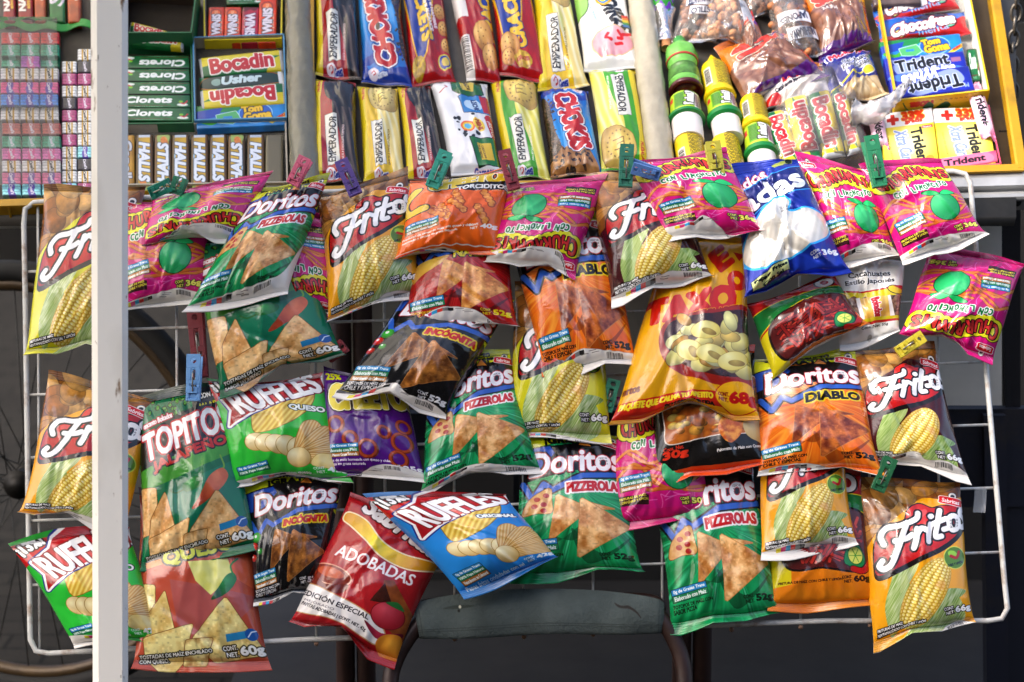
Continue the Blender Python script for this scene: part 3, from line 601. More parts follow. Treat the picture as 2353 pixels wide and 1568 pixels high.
# ---------------------------------------------------------------- bag designs (100 wide, H high)
def chipfield(a, cols, n, y0, y1, seed, r=(6, 13)):
    rs = np.random.RandomState(seed)
    for i in range(n):
        x, y = rs.uniform(0, 100), rs.uniform(y0, y1); rr = rs.uniform(*r); c = cols[rs.randint(len(cols))]; d = hexc(c) * .55
        a.ell(x, y, rr, rr * rs.uniform(.4, .8), rad(np.clip(hexc(c) * 1.05, 0, 1), d * 1.1, x - rr * .3, y - rr * .3, rr * 1.5, 1.2, .4, 4, seed + i), rs.uniform(-60, 60), 1, (.35, d * .8))
def frit(bg, style, sub, grams='66g', top=('c08a40', 'a86a28', 'd8a860'), H=160):
    a = Art(H, bg); dk = '1c1012'
    a.fill(mott(hexc(bg) * .96, np.clip(hexc(bg) * 1.05, 0, 1), 40, 3))
    a.blob([(-10, -10), (110, -10), (108, 16), (84, 24), (60, 22), (38, 38), (20, 46), (14, 66), (-10, 72)], mott('70401a', '9a6428', 9, 4))
    st = a.b.copy(); chipfield(a, top, 34, -2, 62, 11, (8, 15))
    Y, X = np.mgrid[0:a.H, 0:a.W]; X = (X + .5) / a.k; Y = (Y + .5) / a.k; keep = (Y > 62 - .62 * X) & (Y > 20 + 4 * np.sin(X / 9)); a.b[keep] = st[keep]
    rim = hexc(bg) * (1.0 if style != 'maroon' else 1.25)
    if style != 'maroon': a.blob([(8, 58), (30, 42), (48, 30), (62, 24), (84, 28), (100, 24), (112, 50), (104, 160), (-8, 160), (-6, 90)], mott(hexc(bg) * .97, np.clip(hexc(bg) * 1.04, 0, 1), 40, 3))
    hb = {'maroon': ('8ab050', 'd8e8b0')}.get(style, ('7fa83a', 'f2f6dc'))
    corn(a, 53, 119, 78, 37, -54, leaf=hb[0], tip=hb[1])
    lips = [(7, 82), (10, 62), (22, 50), (38, 46), (44, 34), (56, 28), (68, 33), (78, 31), (95, 33), (98, 48), (90, 62), (72, 74), (48, 83), (24, 92), (9, 95)]
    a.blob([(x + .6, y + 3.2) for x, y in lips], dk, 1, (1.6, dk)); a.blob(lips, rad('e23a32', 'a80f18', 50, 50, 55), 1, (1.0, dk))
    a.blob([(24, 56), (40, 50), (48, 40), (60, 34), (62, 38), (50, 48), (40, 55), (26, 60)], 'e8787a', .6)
    L = [[(41, 47), (35, 60), (29, 74), (22, 86), (15, 90), (11, 86), (14, 82)], [(17, 66), (15, 58), (22, 50), (36, 49), (50, 44), (53, 38)], [(28, 64), (38, 63), (44, 60)],
         [(50, 54), (48, 64), (45, 73)], [(49, 60), (54, 54), (59, 56)], [(64, 50), (61, 60), (60, 68)], [(65, 42), (66, 41.5)], [(75, 36), (71, 50), (68, 63), (74, 63)], [(66, 50), (80, 45)],
         [(77, 56), (81, 55)], [(89, 42), (84, 44), (83, 52), (86, 57), (91, 55), (93, 48), (91, 43), (87, 42)], [(103, 34), (98, 35), (96, 40), (100, 45), (101, 50), (97, 54), (94, 53)]]
    a.stroke(L, 5.6, 'f6f6f8', 1, [(1.7, dk)], True, True)
    for i, t in enumerate(("7NOV10", "YR32310", "2:27")): a.text(t, 88, 47 + i * 3.2, 9, 2.2, '303038', -8)
    if style == 'chile':
        a.ell(86, 86, 11, 11, '5d8a2e', 0, 1, (.8, 'd8e060')); a.ell(84, 82, 5, 3.4, '9ad04a', 20); a.stroke([(82, 84), (88, 86), (91, 80)], 3, 'b01820', smooth=True); a.text("CHILE Y LIMÓN", 86, 92, 17, 3, '10240c', -12, bold=.2)
    elif style == 'limon':
        a.ell(84, 84, 10, 10, '6a9a34', 0, 1, (.8, '20401a')); a.text("SAL Y LIMÓN", 84, 89, 16, 3, '10240c', 10, bold=.2); a.ell(83, 82, 5, 3, 'b8d860', 20)
    para(a, ["FRITURAS DE MAÍZ", "NIXTAMALIZADO CON " + sub], 4, 145, 46, 3.0, 'ffffff', -4, [(.6, '181410')])
    netw(a, grams, 88, 139); badge(a, 88, 26, 22, 14)
    return a
def churro(grams='36g', H=138):
    a = Art(H, 'd41a88'); a.fill(mott('c4127a', 'e22692', 30, 2)); rs = np.random.RandomState(5)
    for i in range(46):
        x, y = rs.uniform(0, 100), rs.uniform(0, H); an = rs.uniform(0, 3.1); l = rs.uniform(5, 12); cx, cy = math.cos(an), math.sin(an)
        a.stroke([(x - l * cx, y - l * cy), (x + 2 * cy, y + 2 * cx), (x + l * cx, y + l * cy)], .9, 'e87ac0', .75, None, True)
    for i in range(15):
        x, y = rs.uniform(8, 92), rs.uniform(64, 106); an = rs.uniform(-.6, .6); l = rs.uniform(18, 34); b = rs.uniform(-9, 9); P = [(x - l * math.cos(an), y - l * math.sin(an)), (x, y + b), (x + l * math.cos(an), y + l * math.sin(an) * rs.choice([1, -1]))]
        a.stroke(P, 3.9, 'a8501c', 1, None, True); a.stroke([(p[0], p[1] - .4) for p in P], 2.8, ('d88038', 'c96e2c', 'e09048')[i % 3], 1, None, True)
    a.rect(0, 0, 100, 14, mott('b80e70', 'd41a84', 16, 8)); a.rect(0, 122, 100, H, mott('c0106c', 'dc1c84', 16, 9))
    for i in range(12):
        x, y = rs.uniform(2, 98), rs.choice([rs.uniform(3, 13), rs.uniform(124, H - 4)]); a.stroke([(x - 6, y - 4), (x + 5, y + 4)], .9, 'ec86c6', .7)
    # name on its yellow cloud
    W = "CHURRUMAIS"; xs = np.linspace(9, 91, 10); g = []
    for i, x in enumerate(xs): g.append((x, 31 + 5.5 * math.sin(i * .9 + .3) - 8 * (x - 10) / 90))
    for x, y in g: a.ell(x, y + 1, 9.5, 13.5, 'e6e02c', 0, 1, (1, '5a3a10'))
    for x, y in g: a.ell(x, y + 1, 9.5, 13.5, 'e6e02c')
    for i, (x, y) in enumerate(g): a.text(W[i], x, y, 2.2 if W[i] == 'I' else 7.6, 15 if i else 19, rad('e24a40', 'b8202c', x, y - 5, 14), -8 + 9 * math.sin(i * 1.7), [(1.1, '3a0c14')], .6)
    for i, ch in enumerate("CON LIMONCITO"):
        if ch != ' ': a.text(ch, 20 + i * 5.2, 54 - i * .55 + 1.4 * math.sin(i * 2.1), 1.2 if ch == 'I' else 4.0, 7.4, '148a48', 8 * math.sin(i * 1.3), [(1.3, 'e8f4ea'), (.25, '063a20')], .22)
    lime(a, 68, 84, 17)
    facts(a, 5, 88, 33, -8, 'Elaborado con Maíz', 'Naturalmente sin Colesterol')
    a.rect(5, 108, 36, 118, '2a2010', .85); para(a, ["FRITURAS DE MAÍZ", "CON CHILE Y LIMÓN"], 6, 111, 29, 3, 'e8e050', -6)
    netw(a, grams, 86, 116, 'f0ec70', (.7, '241808')); badge(a, 12, 12, 17, 0)
    return a
def dori(kind, H=150):
    cfg = dict(pizza=(['066a3c', '0e9a5a', '22b874', '0a7a48', '5cd8a0'], 'PIZZEROLAS', 'c8202c', 'f4f0f0', ('eec48c', 'ba7a3a')),
               diablo=(['cc5a10', 'f48a20', 'e87014', 'fcb040', 'e06818'], 'DIABLO', '181008', 'e8d020', ('cc7838', '7a3420')),
               incog=(['08080a', '141418', '0c0c10', '22222a', '101014'], 'INCÓGNITA', 'c82018', 'e8d020', ('b87a34', '6a3c14')),
               nacho=(['7a0a10', 'c81c20', '9a1014', 'd83028', 'a81418'], 'NACHO!', 'e8d820', '401008', ('ecb468', 'ba6c2c')))[kind]
    cols, name, nc, no, tc = cfg; a = Art(H, cols[1]); a.fill(rays(56, 66, cols, 120, 7))
    a.fill(rad('ffffff', cols[0], 56, 66, 30), 0.10)
    a.blob([(-5, -5), (105, -5), (106, 52), (98, 54), (92, 30), (60, 16), (30, 19), (-5, 30)], 'd8dc20'); a.rect(0, 0, 100, 4, 'c8d020')
    a.text("25% MÁS PRODUCTO", 44, 7, 62, 5, '141408', -4, bold=.5); a.text("¡GRATIS!*", 52, 14.5, 54, 8, '141408', -4, bold=.7)
    a.poly([(-4, 30), (20, 23), (60, 16), (104, 15), (104, 38), (60, 44), (20, 54), (-4, 62)], '0c0a0e' if kind != 'incog' else '141016')
    a.poly([(-3, 28), (30, 21), (34, 28), (20, 45), (-3, 50)], '2858b8', 1, (1, '101020'))
    a.stroke([(3, 60), (12, 76), (22, 60), (30, 66), (58, 51), (98, 47)], 5.2, '2f66c4', 1, [(1.5, '0c0c16')], False)
    a.text("Doritos", 54, 35, 88, 22, 'f2f2f6', -7, [(1.9, '0a0a10'), (.8, 'b82430')], 1.0, .22, 2)
    a.poly([(58, 18), (64, 10), (70, 19)], 'd88a38', 1, (.6, '301808'))
    for i, t in enumerate(("12DIC10", "YR2308", "20:01")): a.text(t, 80, 31 + i * 3, 8, 2, '303038', -4)
    badge(a, 90, 15, 20, 14)
    if name: a.text(name, 68, 61, 50, 9, nc, -4, [(1.5, no)] if kind != 'nacho' else [(1, no)], .6, .1, 1.5)
    if kind == 'pizza':
        a.blob([(4, 92), (8, 78), (18, 69), (28, 65), (29, 77), (29, 89), (16, 90)], mott('c88a4a', 'e0c080', 5, 2), 1, (.5, '70401c'))
        for x, y in ((14, 83), (22, 81), (24, 72), (16, 76), (22, 87)): a.ell(x, y, 2.8, 2.4, 'a81c18')
    if kind == 'incog':
        for x, y, r, c in ((6, 88, 5, 'c02018'), (10, 78, 6, '3a9a38'), (5, 100, 4, 'b83028'), (14, 94, 3.5, '2c8a34')): a.ell(x, y, r, r, rad(np.clip(hexc(c) * 1.4, 0, 1), hexc(c) * .6, x - 1, y - 1, r * 1.5)); a.ell(x - 1.4, y - 1.6, r * .3, r * .3, 'e8f0e8')
    if kind == 'nacho': a.blob([(2, 84), (8, 72), (24, 68), (38, 66), (30, 76), (12, 88), (4, 96)], rad('f0d060', 'c88a30', 18, 74, 26))
    a.blob([(46, 104), (70, 128), (96, 110), (80, 128), (58, 138)], hexc(cols[0]) * .6, .6); a.blob([(28, 110), (34, 118), (60, 96), (48, 116)], hexc(cols[0]) * .6, .6)
    tortilla(a, [(33, 70), (27, 118), (64, 84)], tc[0], tc[1], 3); tortilla(a, [(56, 86), (86, 83), (62, 78)], tc[0], tc[1], 8)
    tortilla(a, [(54, 72), (99, 100), (50, 134)], np.clip(hexc(tc[0]) * 1.06, 0, 1), tc[1], 5)
    facts(a, 2, 118, 32, -8, third='Naturalmente sin Colesterol' if kind == 'incog' else None)
    tcol = {'pizza': '083820', 'diablo': '201008', 'incog': 'f0f0f0', 'nacho': 'e8d820'}[kind]
    para(a, ["TOTOPOS DE MAÍZ CON", "CHILE Y ESPECIAS" if kind != 'pizza' else "SABOR PIZZA"], 3, 136 if kind == 'incog' else 132, 36, 3.4, tcol, -6)
    netw(a, '52g', 86, 131, tcol, None)
    return a
def topi(kind, H=158):
    g = kind == 'jal'; a = Art(H, '0c6a40' if g else 'c05c40')
    a.fill(mott('0c6e48', '148458', 40, 2) if g else mott('b85038', 'cc6448', 40, 2))
    if g:
        a.poly([(-5, 30), (105, 12), (105, 60), (-5, 86)], '0f5a30'); a.poly([(-5, 66), (105, 36), (105, 64), (60, 78), (-5, 92)], '4a9a3a'); a.poly([(20, 100), (105, 70), (105, 120), (60, 140)], '128060')
    else:
        a.poly([(-5, 58), (105, 30), (105, 52), (10, 74)], 'd8924a'); a.poly([(30, 84), (105, 100), (60, 140), (36, 130)], 'b05c58'); a.poly([(60, 70), (105, 56), (105, 96)], 'd86a44')
    a.rect(0, 0, 100, 7, '1a3a22' if g else '6a1c18')
    rs = np.random.RandomState(4)
    for i in range(26): x, y = rs.uniform(5, 70), rs.uniform(7, 24); a.ell(x, y, rs.uniform(1, 2.4), rs.uniform(1, 2.4), '5a9a3c' if g else 'd88a3a', 0, 1, (.7, '16301c' if g else '5a1410'))
    a.poly([(60, 4), (102, 0), (102, 24), (62, 28)], '10161a'); a.text("¡CON NUEVO", 84, 9, 34, 6, 'f0f0ea', -8, bold=.4); a.text("JALAPEÑO!" if g else "QUESO!", 85, 18, 34, 7, 'e8e020', -8, bold=.4)
    a.text("encanto Bokados", 22, 26, 32, 5, 'f0e8ea', -12, [(1, 'b01c30')], .3)
    a.poly([(2, 70), (4, 38), (50, 22), (100, 16), (104, 44), (60, 58)], '16181e'); a.text("TOPITOS", 52, 41, 92, 25, 'f4f4f4', -12, [(1.5, 'c02830' if g else '101010')], 1.0, .05)
    if g: a.text("JALAPEÑO", 54, 61, 78, 13, 'c42c24', -12, [(1.2, '141010')], .6)
    else: a.text("QUESO", 55, 61, 62, 13, 'c8d028', -12, [(1.5, '20240c')], .8); a.text("18 AGO 10", 78, 70, 18, 3, '6a3018', -8)
    D = -14
    if g:
        a.stroke([(30, 106 + D), (36, 110 + D), (46, 108 + D)], 1.6, '1a6a30', smooth=True); a.blob([(44, 104 + D), (56, 99 + D), (64, 102 + D), (60, 109 + D), (46, 111 + D)], rad('3aa84a', '0c5a2c', 52, 103 + D, 14)); a.stroke([(84, 82 + D), (86, 92 + D), (82, 96 + D)], 1.6, '7aa83a', smooth=True)
        a.blob([(84, 94 + D), (88, 102 + D), (78, 114 + D), (58, 126 + D), (50, 127 + D), (60, 116 + D), (72, 100 + D)], rad('e88a60', 'a84428', 78, 102 + D, 26, 1, .2))
    else:
        a.poly([(46, 84 + D), (80, 82 + D), (84, 96 + D), (64, 112 + D), (52, 100 + D)], mott('d8d868', 'e8e898', 12, 3)); a.blob([(84, 94 + D), (86, 100 + D), (78, 110 + D), (64, 116 + D), (72, 104 + D), (78, 96 + D)], rad('3aa060', '0c5a30', 78, 100 + D, 14)); a.stroke([(84, 96 + D), (82, 88 + D), (88, 82 + D)], 1.4, '2a8a40', smooth=True)
    c1, c2 = ('f0cc94', 'd09858') if g else ('ece09c', 'd4b468')
    for i, q in enumerate(([(-8, 84), (18, 88), (16, 128), (-6, 130)], [(10, 114), (26, 92), (34, 134), (6, 136)], [(6, 132), (48, 120), (38, 150), (26, 164), (8, 150)], [(44, 134), (76, 98), (102, 146), (60, 152)])): tortilla(a, q, c1, c2, i + 2, '7a5020')
    tortilla(a, [(40, 134), (62, 132), (54, 154), (36, 154)], c1, '9a6a30', 9, '7a5020')
    para(a, ["TOSTADAS DE MAÍZ ENCHILADO", "SABOR JALAPEÑO" if g else "CON QUESO."], 4, 148, 56, 3.4, 'f4f4ee', -6, [(.6, '2a2a18')]); netw(a, "60g", 88, 143, 'f8f8f4', (.9, '403820'), 1.1, -6)
    a.poly([(72, 130), (88, 127), (88, 133), (72, 136)], '2a88b8'); a.ell(92, 130, 5, 5, '1f5fa8'); a.stroke([(89, 132), (92, 128), (96, 127)], .9, 'e0f0ff')
    return a
def ruff(kind, H=146):
    g = kind == 'queso'; bg = '34c844' if g else '2e96e4'; a = Art(H, bg); a.fill(mott(hexc(bg) * .92, np.clip(hexc(bg) * 1.08, 0, 1), 36, 2))
    a.poly([(-5, -5), (38, -5), (26, 24), (-5, 36)], 'c81c20'); a.text("¡13%!", 15, 10, 26, 14, 'f4f4f4', -20, [(1.2, '18100c')], .8); a.rect(0, 0, 100, 4, hexc(bg) * .8)
    a.blob([(22, 24), (50, 12), (84, 14), (90, 30), (80, 52), (60, 70), (36, 80), (28, 76), (30, 50)], lambda X, Y: lerp(hexc('d0a83a'), hexc('f0dc78'), (.5 + .5 * np.sin((X * .8 + Y * .6) * 1.5))[..., None]), 1, (.6, '8a6a18'))
    q = [(8, 30), (30, 16), (36, 6), (70, -8), (84, -4), (104, -8), (98, 6), (100, 20), (84, 26), (60, 38), (32, 52), (8, 68), (14, 48)]
    a.poly(q, 'd02028', 1, (3.4, '28308a')); a.poly(q, 'd02028', 1, (2.2, 'f4f4f4')); a.poly(q, rad('e03038', 'a81420', 50, 34, 40))
    a.text("RUFFLES", 55, 26, 82, 30, 'f6f6f6', -21, [(1.1, '7a0c14')], 1.2)
    a.text("QUESO" if g else "ORIGINAL", 80, 50, 30, 8 if g else 6, 'f4f8f4', 8, [(.9, '1a3a2a' if g else '143a6a')], .5)
    rs = np.random.RandomState(3)
    for i in range(5): a.ell(28 + i * 9, 92 + i * 2.4, 10, 11 + i * .7, rad('f6eec4', 'd0b070', 24 + i * 9, 88 + i * 2, 17), rs.uniform(-20, 20), 1, (.5, 'a07828'))
    for i in range(5):
        an = -64 + i * 17; c, n = math.cos(R(an)), math.sin(R(an)); P = [(62 + px * c - py * n, 116 + px * n + py * c) for px, py in ((2, -5), (22, -10), (46, -10), (54, -2), (44, 7), (20, 6), (2, 4))]
        a.blob(P, (lambda cc, nn: lambda X, Y: lerp(hexc('dca860'), hexc('f4dca0'), (.5 + .5 * np.sin(((X - 62) * -nn + (Y - 116) * cc) * 2.4))[..., None]) * (.86 + .14 * fbm(X, Y, 8, 2)[..., None]))(c, n), 1, (.5, '9a6820'))
    a.ell(62, 114, 10, 13, rad('f6eec4', 'd0b070', 58, 108, 17), 10, 1, (.5, 'a07828'))
    if g: a.blob([(80, 110), (98, 114), (96, 128), (72, 124)], mott('f0e0a0', 'e8cc80', 10, 4), 1, (.4, 'b09040'))
    facts(a, 6, 120, 28, -8, '100% Papa Natural', None if g else 'Naturalmente sin Colesterol'); a.text("Papas fritas onduladas con " + ("queso" if g else "sal"), 38, 137, 62, 5, 'f4f8f8', -5, bold=.15)
    netw(a, '42g', 90, 130, 'f0f8f8', None); a.rect(0, H - 5, 100, H, hexc(bg) * .85)
    return a
def twist(H=140):
    a = Art(H, 'f07018'); a.fill(mott('e86614', 'f8802a', 34, 2)); rs = np.random.RandomState(2)
    a.text("CHEETOS", 62, 22, 78, 22, 'e8c828', -10, [(2.2, '1a0c06'), (1.0, 'f8f0d0')], 1.6, .1)
    a.poly([(48, 32), (104, 26), (104, 42), (60, 46)], '140c0a'); a.text("TORCIDITOS", 76, 37, 50, 7, 'f4f4f0', -3, bold=.5, arc=1.5); a.text("QUESO Y CHILE", 82, 44, 26, 3, 'f4e8d0', -2)
    for i in range(9):
        x, y = rs.uniform(22, 94), rs.uniform(56, 90); an = rs.uniform(.4, 1.9); P = [(x + t * 11 * math.cos(an) + 1.6 * math.sin(t * 9), y + t * 11 * math.sin(an)) for t in np.linspace(-1.3, 1.3, 16)]; a.stroke(P, 7.5, 'a84a10'); a.stroke(P, 5, mott('c86a1c', 'f0b058', 3, i))
    a.stroke([(10, 30), (-2, 50), (4, 70), (20, 66)], 10, 'e8c838', 1, [(1.4, '1a0c06')], True)
    facts(a, 3, 88, 33, -8, 'Elaborado con Maíz', '25% Menos Grasa Saturada'); para(a, ["Producto de cereal de maíz con queso y chile,", "horneado y cocido en grasa saturada"], 3, 110, 70, 4, 'f8f4f0', -7)
    netw(a, '40g', 86, 104, 'f8f4f0', None); a.stroke([(0, 131), (60, 127), (100, 131)], 1.4, 'f4f0ec'); badge(a, 92, 10, 16, 10)
    return a
def purple(H=146):
    a = Art(H, '5c1488'); a.fill(mott('52107c', '6c1c9c', 34, 2)); rs = np.random.RandomState(6); a.rect(0, 0, 100, 8, '441068')
    a.text("25%", 12, 14, 18, 9, 'd8e020', -6, bold=.7)
    a.text("CHEETOS", 58, 36, 100, 32, 'e8d848', -8, [(2.4, '160a14'), (1.0, 'f8f4e0')], 2.2, .1)
    for x, y, r in ((14, 78, 8), (84, 96, 10), (88, 74, 7), (78, 118, 8), (66, 84, 6), (30, 96, 7), (48, 108, 9)):
        t = np.linspace(0, 6.28, 20); a.stroke(np.stack([x + r * np.cos(t), y + r * 1.2 * np.sin(t)], 1), 4.6, '7a2c18'); a.stroke(np.stack([x + r * np.cos(t) - .5, y + r * 1.2 * np.sin(t) - .5], 1), 2.6, 'b04c28')
    facts(a, 4, 104, 34, -4, 'Elaborado con Maíz', '25% Menos Grasa Saturada'); para(a, ["Botana de maíz horneada con queso y chile,", "y cocida en grasa saturada"], 4, 124, 66, 4, 'f0ecf4', -2); netw(a, '25g', 88, 130, 'f4f4f8', None, 1.1)
    return a
def taxo(H=190):
    a = Art(H, 'e8b010'); a.fill(mott('dca40c', 'f4bc1c', 40, 2))
    a.text("E", 70, 26, 18, 22, 'c02010', -40, bold=2.2); a.poly([(84, 18), (98, 20), (91, 28)], 'c02010'); a.text("O", 88, 50, 16, 18, 'c02010', -20, bold=2.2); a.text("TAXO", 44, 76, 84, 24, 'c82010', -9, bold=2.6, arc=-2); a.text("MEZCLADITO", 70, 84, 54, 7, 'a81c14', -12, [(.5, 'e8b010')], .5)
    a.blob([(20, 110), (26, 90), (60, 84), (106, 80), (108, 150), (84, 160), (52, 152), (30, 136)], 'a02418'); a.blob([(24, 110), (30, 92), (60, 87), (106, 84), (106, 140), (80, 150), (54, 144), (36, 130)], mott('3a1c24', '5a2c20', 10, 3))
    rs = np.random.RandomState(8)
    for i in range(40):
        x, y = rs.uniform(32, 102), rs.uniform(90, 142)
        if (x - 30) < (y - 126) * 1.8: continue
        rr = rs.uniform(6, 12); c = ('f0e08c', 'e8cc70', 'ece8a4', 'd8a850')[rs.randint(4)]; a.ell(x, y, rr, rr * rs.uniform(.5, .9), rad(np.clip(hexc(c) * 1.1, 0, 1), hexc(c) * .6, x - 2, y - 3, rr * 1.5, 1.2, .1), rs.uniform(0, 180), 1, (.3, hexc(c) * .5))
    for x, y, an in ((48, 124, 40), (66, 128, 10), (84, 134, -20), (60, 104, 0)):
        a.ell(x, y, 13, 9, rad('f8f4b4', 'e0d06c', x - 4, y - 4, 15), an, 1, (.4, 'b0983c')); a.ell(x + 3, y + 2, 7, 3.2, rad('c8b45c', '8a7030', x + 2, y, 8), an + 20)
    a.poly([(-2, 170), (40, 166), (102, 164), (102, 178), (40, 184), (-2, 188)], 'c42814'); a.text("PAQUETE QUE CALMA TU APETITO", 35, 172.5, 66, 7, 'f4dc30', -3, bold=.5); a.text("BOTANA SURTIDA", 52, 180, 34, 4.4, '301408', -3, bold=.3)
    a.ell(87, 169, 17, 15, 'f0b818', 0, 1, (.7, 'c03018')); a.text("68g", 91, 171, 20, 13, 'c41c18', 0, bold=.9); a.text("CONT.", 76, 167, 8, 3.6, '8a1c10', 0, bold=.2); a.text("NET.", 76, 172, 7, 3.6, '8a1c10', 0, bold=.2)
    a.text("artos", 7, 158, 12, 6, '7a3408', -6, bold=.5); a.rect(0, 185, 100, 190, 'd89c10')
    return a
def sticks(H=140, w=100):
    a = Art(H, 'e08a14'); a.fill(mott('d87c10', 'e89a20', 30, 2)); a.poly([(-5, 30), (16, 20), (20, 125), (-5, 130)], 'd8cc20')
    a.blob([(-5, -5), (105, -5), (105, 44), (60, 36), (-5, 60)], 'b81820'); a.blob([(-5, 30), (50, 26), (105, 34), (105, 50), (50, 40), (-5, 58)], '1c7a3c', 1, (1.2, 'e0d020')); a.ell(84, 16, 10, 11, 'f4f0ec', 0, 1, (1.6, '300808')); a.ell(84, 16, 4.5, 5.5, 'b81820')
    win = [(12, 58), (50, 44), (94, 52), (96, 96), (88, 112), (50, 108), (16, 106)]
    a.blob(win, '5a1c1c', 1, (2, '1c0c0c')); rs = np.random.RandomState(4)
    for i in range(70):
        x, y = rs.uniform(20, 88), rs.uniform(58, 100); an = rs.uniform(-.5, 2.2); l = rs.uniform(7, 14); c = ('b83428', 'a02820', 'c84838', '8a2020')[rs.randint(4)]
        x0, y0, x1, y1 = [float(np.clip(q, lo, hi)) for q, lo, hi in zip((x - l * math.cos(an), y - l * math.sin(an), x + l * math.cos(an), y + l * math.sin(an)), (17, 56, 17, 56), (90, 103, 90, 103))]
        a.stroke([(x0, y0), (x1, y1)], 4.4, hexc(c) * .5); a.stroke([(x0, y0 - .5), (x1, y1 - .5)], 3, c)
    a.blob([(72, 104), (76, 86), (84, 82), (92, 98), (88, 108)], '1c8a4c', 1, (.8, '0c2c18')); a.ell(83, 96, 7, 9, 'd8e070', -10, 1, (.8, '2a6a2c'))
    for k in range(6): a.stroke([(83, 96), (83 + 6 * math.cos(k * 1.05), 96 + 8 * math.sin(k * 1.05))], .7, '4a9a3c')
    a.stroke([(80, 110), (90, 112), (98, 102), (99, 94)], 6, 'c01c1c', 1, [(.7, '400808')], True)
    a.text("FRITURA DE MAÍZ CON CHILE Y LIMÓN", 38, 122, 60, 3, '482008', -3, bold=.1); netw(a, '60g', 86, 121, '401c08', None)
    return a
def popc(H=150):
    a = Art(H, '17120f'); a.fill(mott('100c0a', '241c18', 30, 2)); a.rect(0, 0, 100, 8, 'd8481c'); a.rect(0, H - 11, 100, H, mott('e0501c', 'f0682c', 20, 2))
    a.ell(86, 24, 9, 10, 'f4f0ea', 0, 1, (1, 'a01c18')); a.ell(86, 24, 4, 5, '17120f'); q = [(8, 62), (10, 46), (60, 40), (101, 42), (101, 100), (50, 108), (14, 112), (10, 90)]
    a.blob(q, mott('9a4c14', 'c87a28', 8, 3), 1, (1, 'e8e0d8')); rs = np.random.RandomState(9)
    for i in range(85):
        x, y = rs.uniform(14, 98), rs.uniform(48, 103 - .02); r = rs.uniform(3, 6.5); c = ('e0a040', 'd08830', 'f0bc60', 'b86c20')[rs.randint(4)]; a.ell(x, y, r, r * .85, rad(np.clip(hexc(c) * 1.2, 0, 1), hexc(c) * .5, x - 1.5, y - 2, r * 1.5, 1, .2, 3))
    a.blob([(58, 98), (66, 86), (78, 90), (80, 106), (70, 118), (62, 112)], mott('c05c1c', 'f0a848', 4, 5, 2.2)); a.blob([(82, 94), (92, 82), (102, 86), (103, 118), (92, 116), (84, 108)], rad('e8dcb0', 'b89c60', 90, 94, 22))
    a.text("Cont. Net.", 18, 117, 18, 4, 'e03c20', -4, bold=.2); a.text("30g", 20, 124, 22, 9, 'e03c20', -4, bold=.6); a.text("Palomitas de Maíz con Queso", 78, 124, 42, 4, 'f0ece8', -4, bold=.2)
    return a
def adob(H=150):
    a = Art(H, 'b41c24'); a.fill(mott('a81822', 'c4242c', 34, 2)); a.text("Sabritas", 58, 16, 80, 22, 'f0eef0', 14, [(1.2, '4a0c12')], 1.2, .1)
    a.blob([(6, 24), (24, 26), (46, 40), (70, 44), (98, 40), (99, 47), (78, 56), (52, 54), (32, 44), (14, 36), (4, 32)], rad('f8e840', 'd89c18', 44, 42, 40), 1, (1.4, 'f0e4c0'))
    a.text("ADOBADAS", 50, 64, 76, 12, 'f4f0f0', 2, bold=.25); a.ell(16, 88, 20, 9, '8a3018', 0, 1, (1.2, 'e0a890')); a.ell(16, 86, 13, 5, 'c45a30'); a.blob([(-4, 90), (0, 104), (30, 104), (36, 92), (16, 98)], '7a2814')
    a.poly([(64, 76), (72, 72), (102, 100), (102, 130), (80, 118)], mott('7a3a18', 'b0642c', 8, 3)); a.poly([(66, 78), (80, 96), (60, 100)], '4a1c10')
    a.blob([(-5, 104), (30, 106), (60, 112), (80, 122), (84, 136), (60, 136), (30, 130), (-5, 130)], 'ece8e6', 1, (1, 'c8a070')); a.text("EDICIÓN ESPECIAL", 32, 113, 66, 6.5, '302c34', 4, bold=.1)
    a.text("MEJORADO", 18, 119.5, 30, 3, '605c64', 3); a.text("PAPITAS ADOBADAS | CONT. NET. 42g", 34, 126, 64, 4.6, '3a363c', 6, bold=.1)
    a.ell(80, 108, 15, 13, rad('e86070', 'a01c2c', 75, 102, 20), 0, 1, (.6, '701018')); a.blob([(74, 96), (84, 92), (92, 98), (82, 98)], '2a7a3a'); a.blob([(62, 120), (80, 126), (98, 120), (94, 130), (76, 132)], rad('c83858', '6a1028', 78, 124, 18)); a.blob([(78, 136), (84, 126), (98, 124), (100, 144), (86, 146)], rad('f0b040', 'c06a18', 90, 132, 18))
    a.rect(0, 145, 100, 150, 'a81c22')
    return a
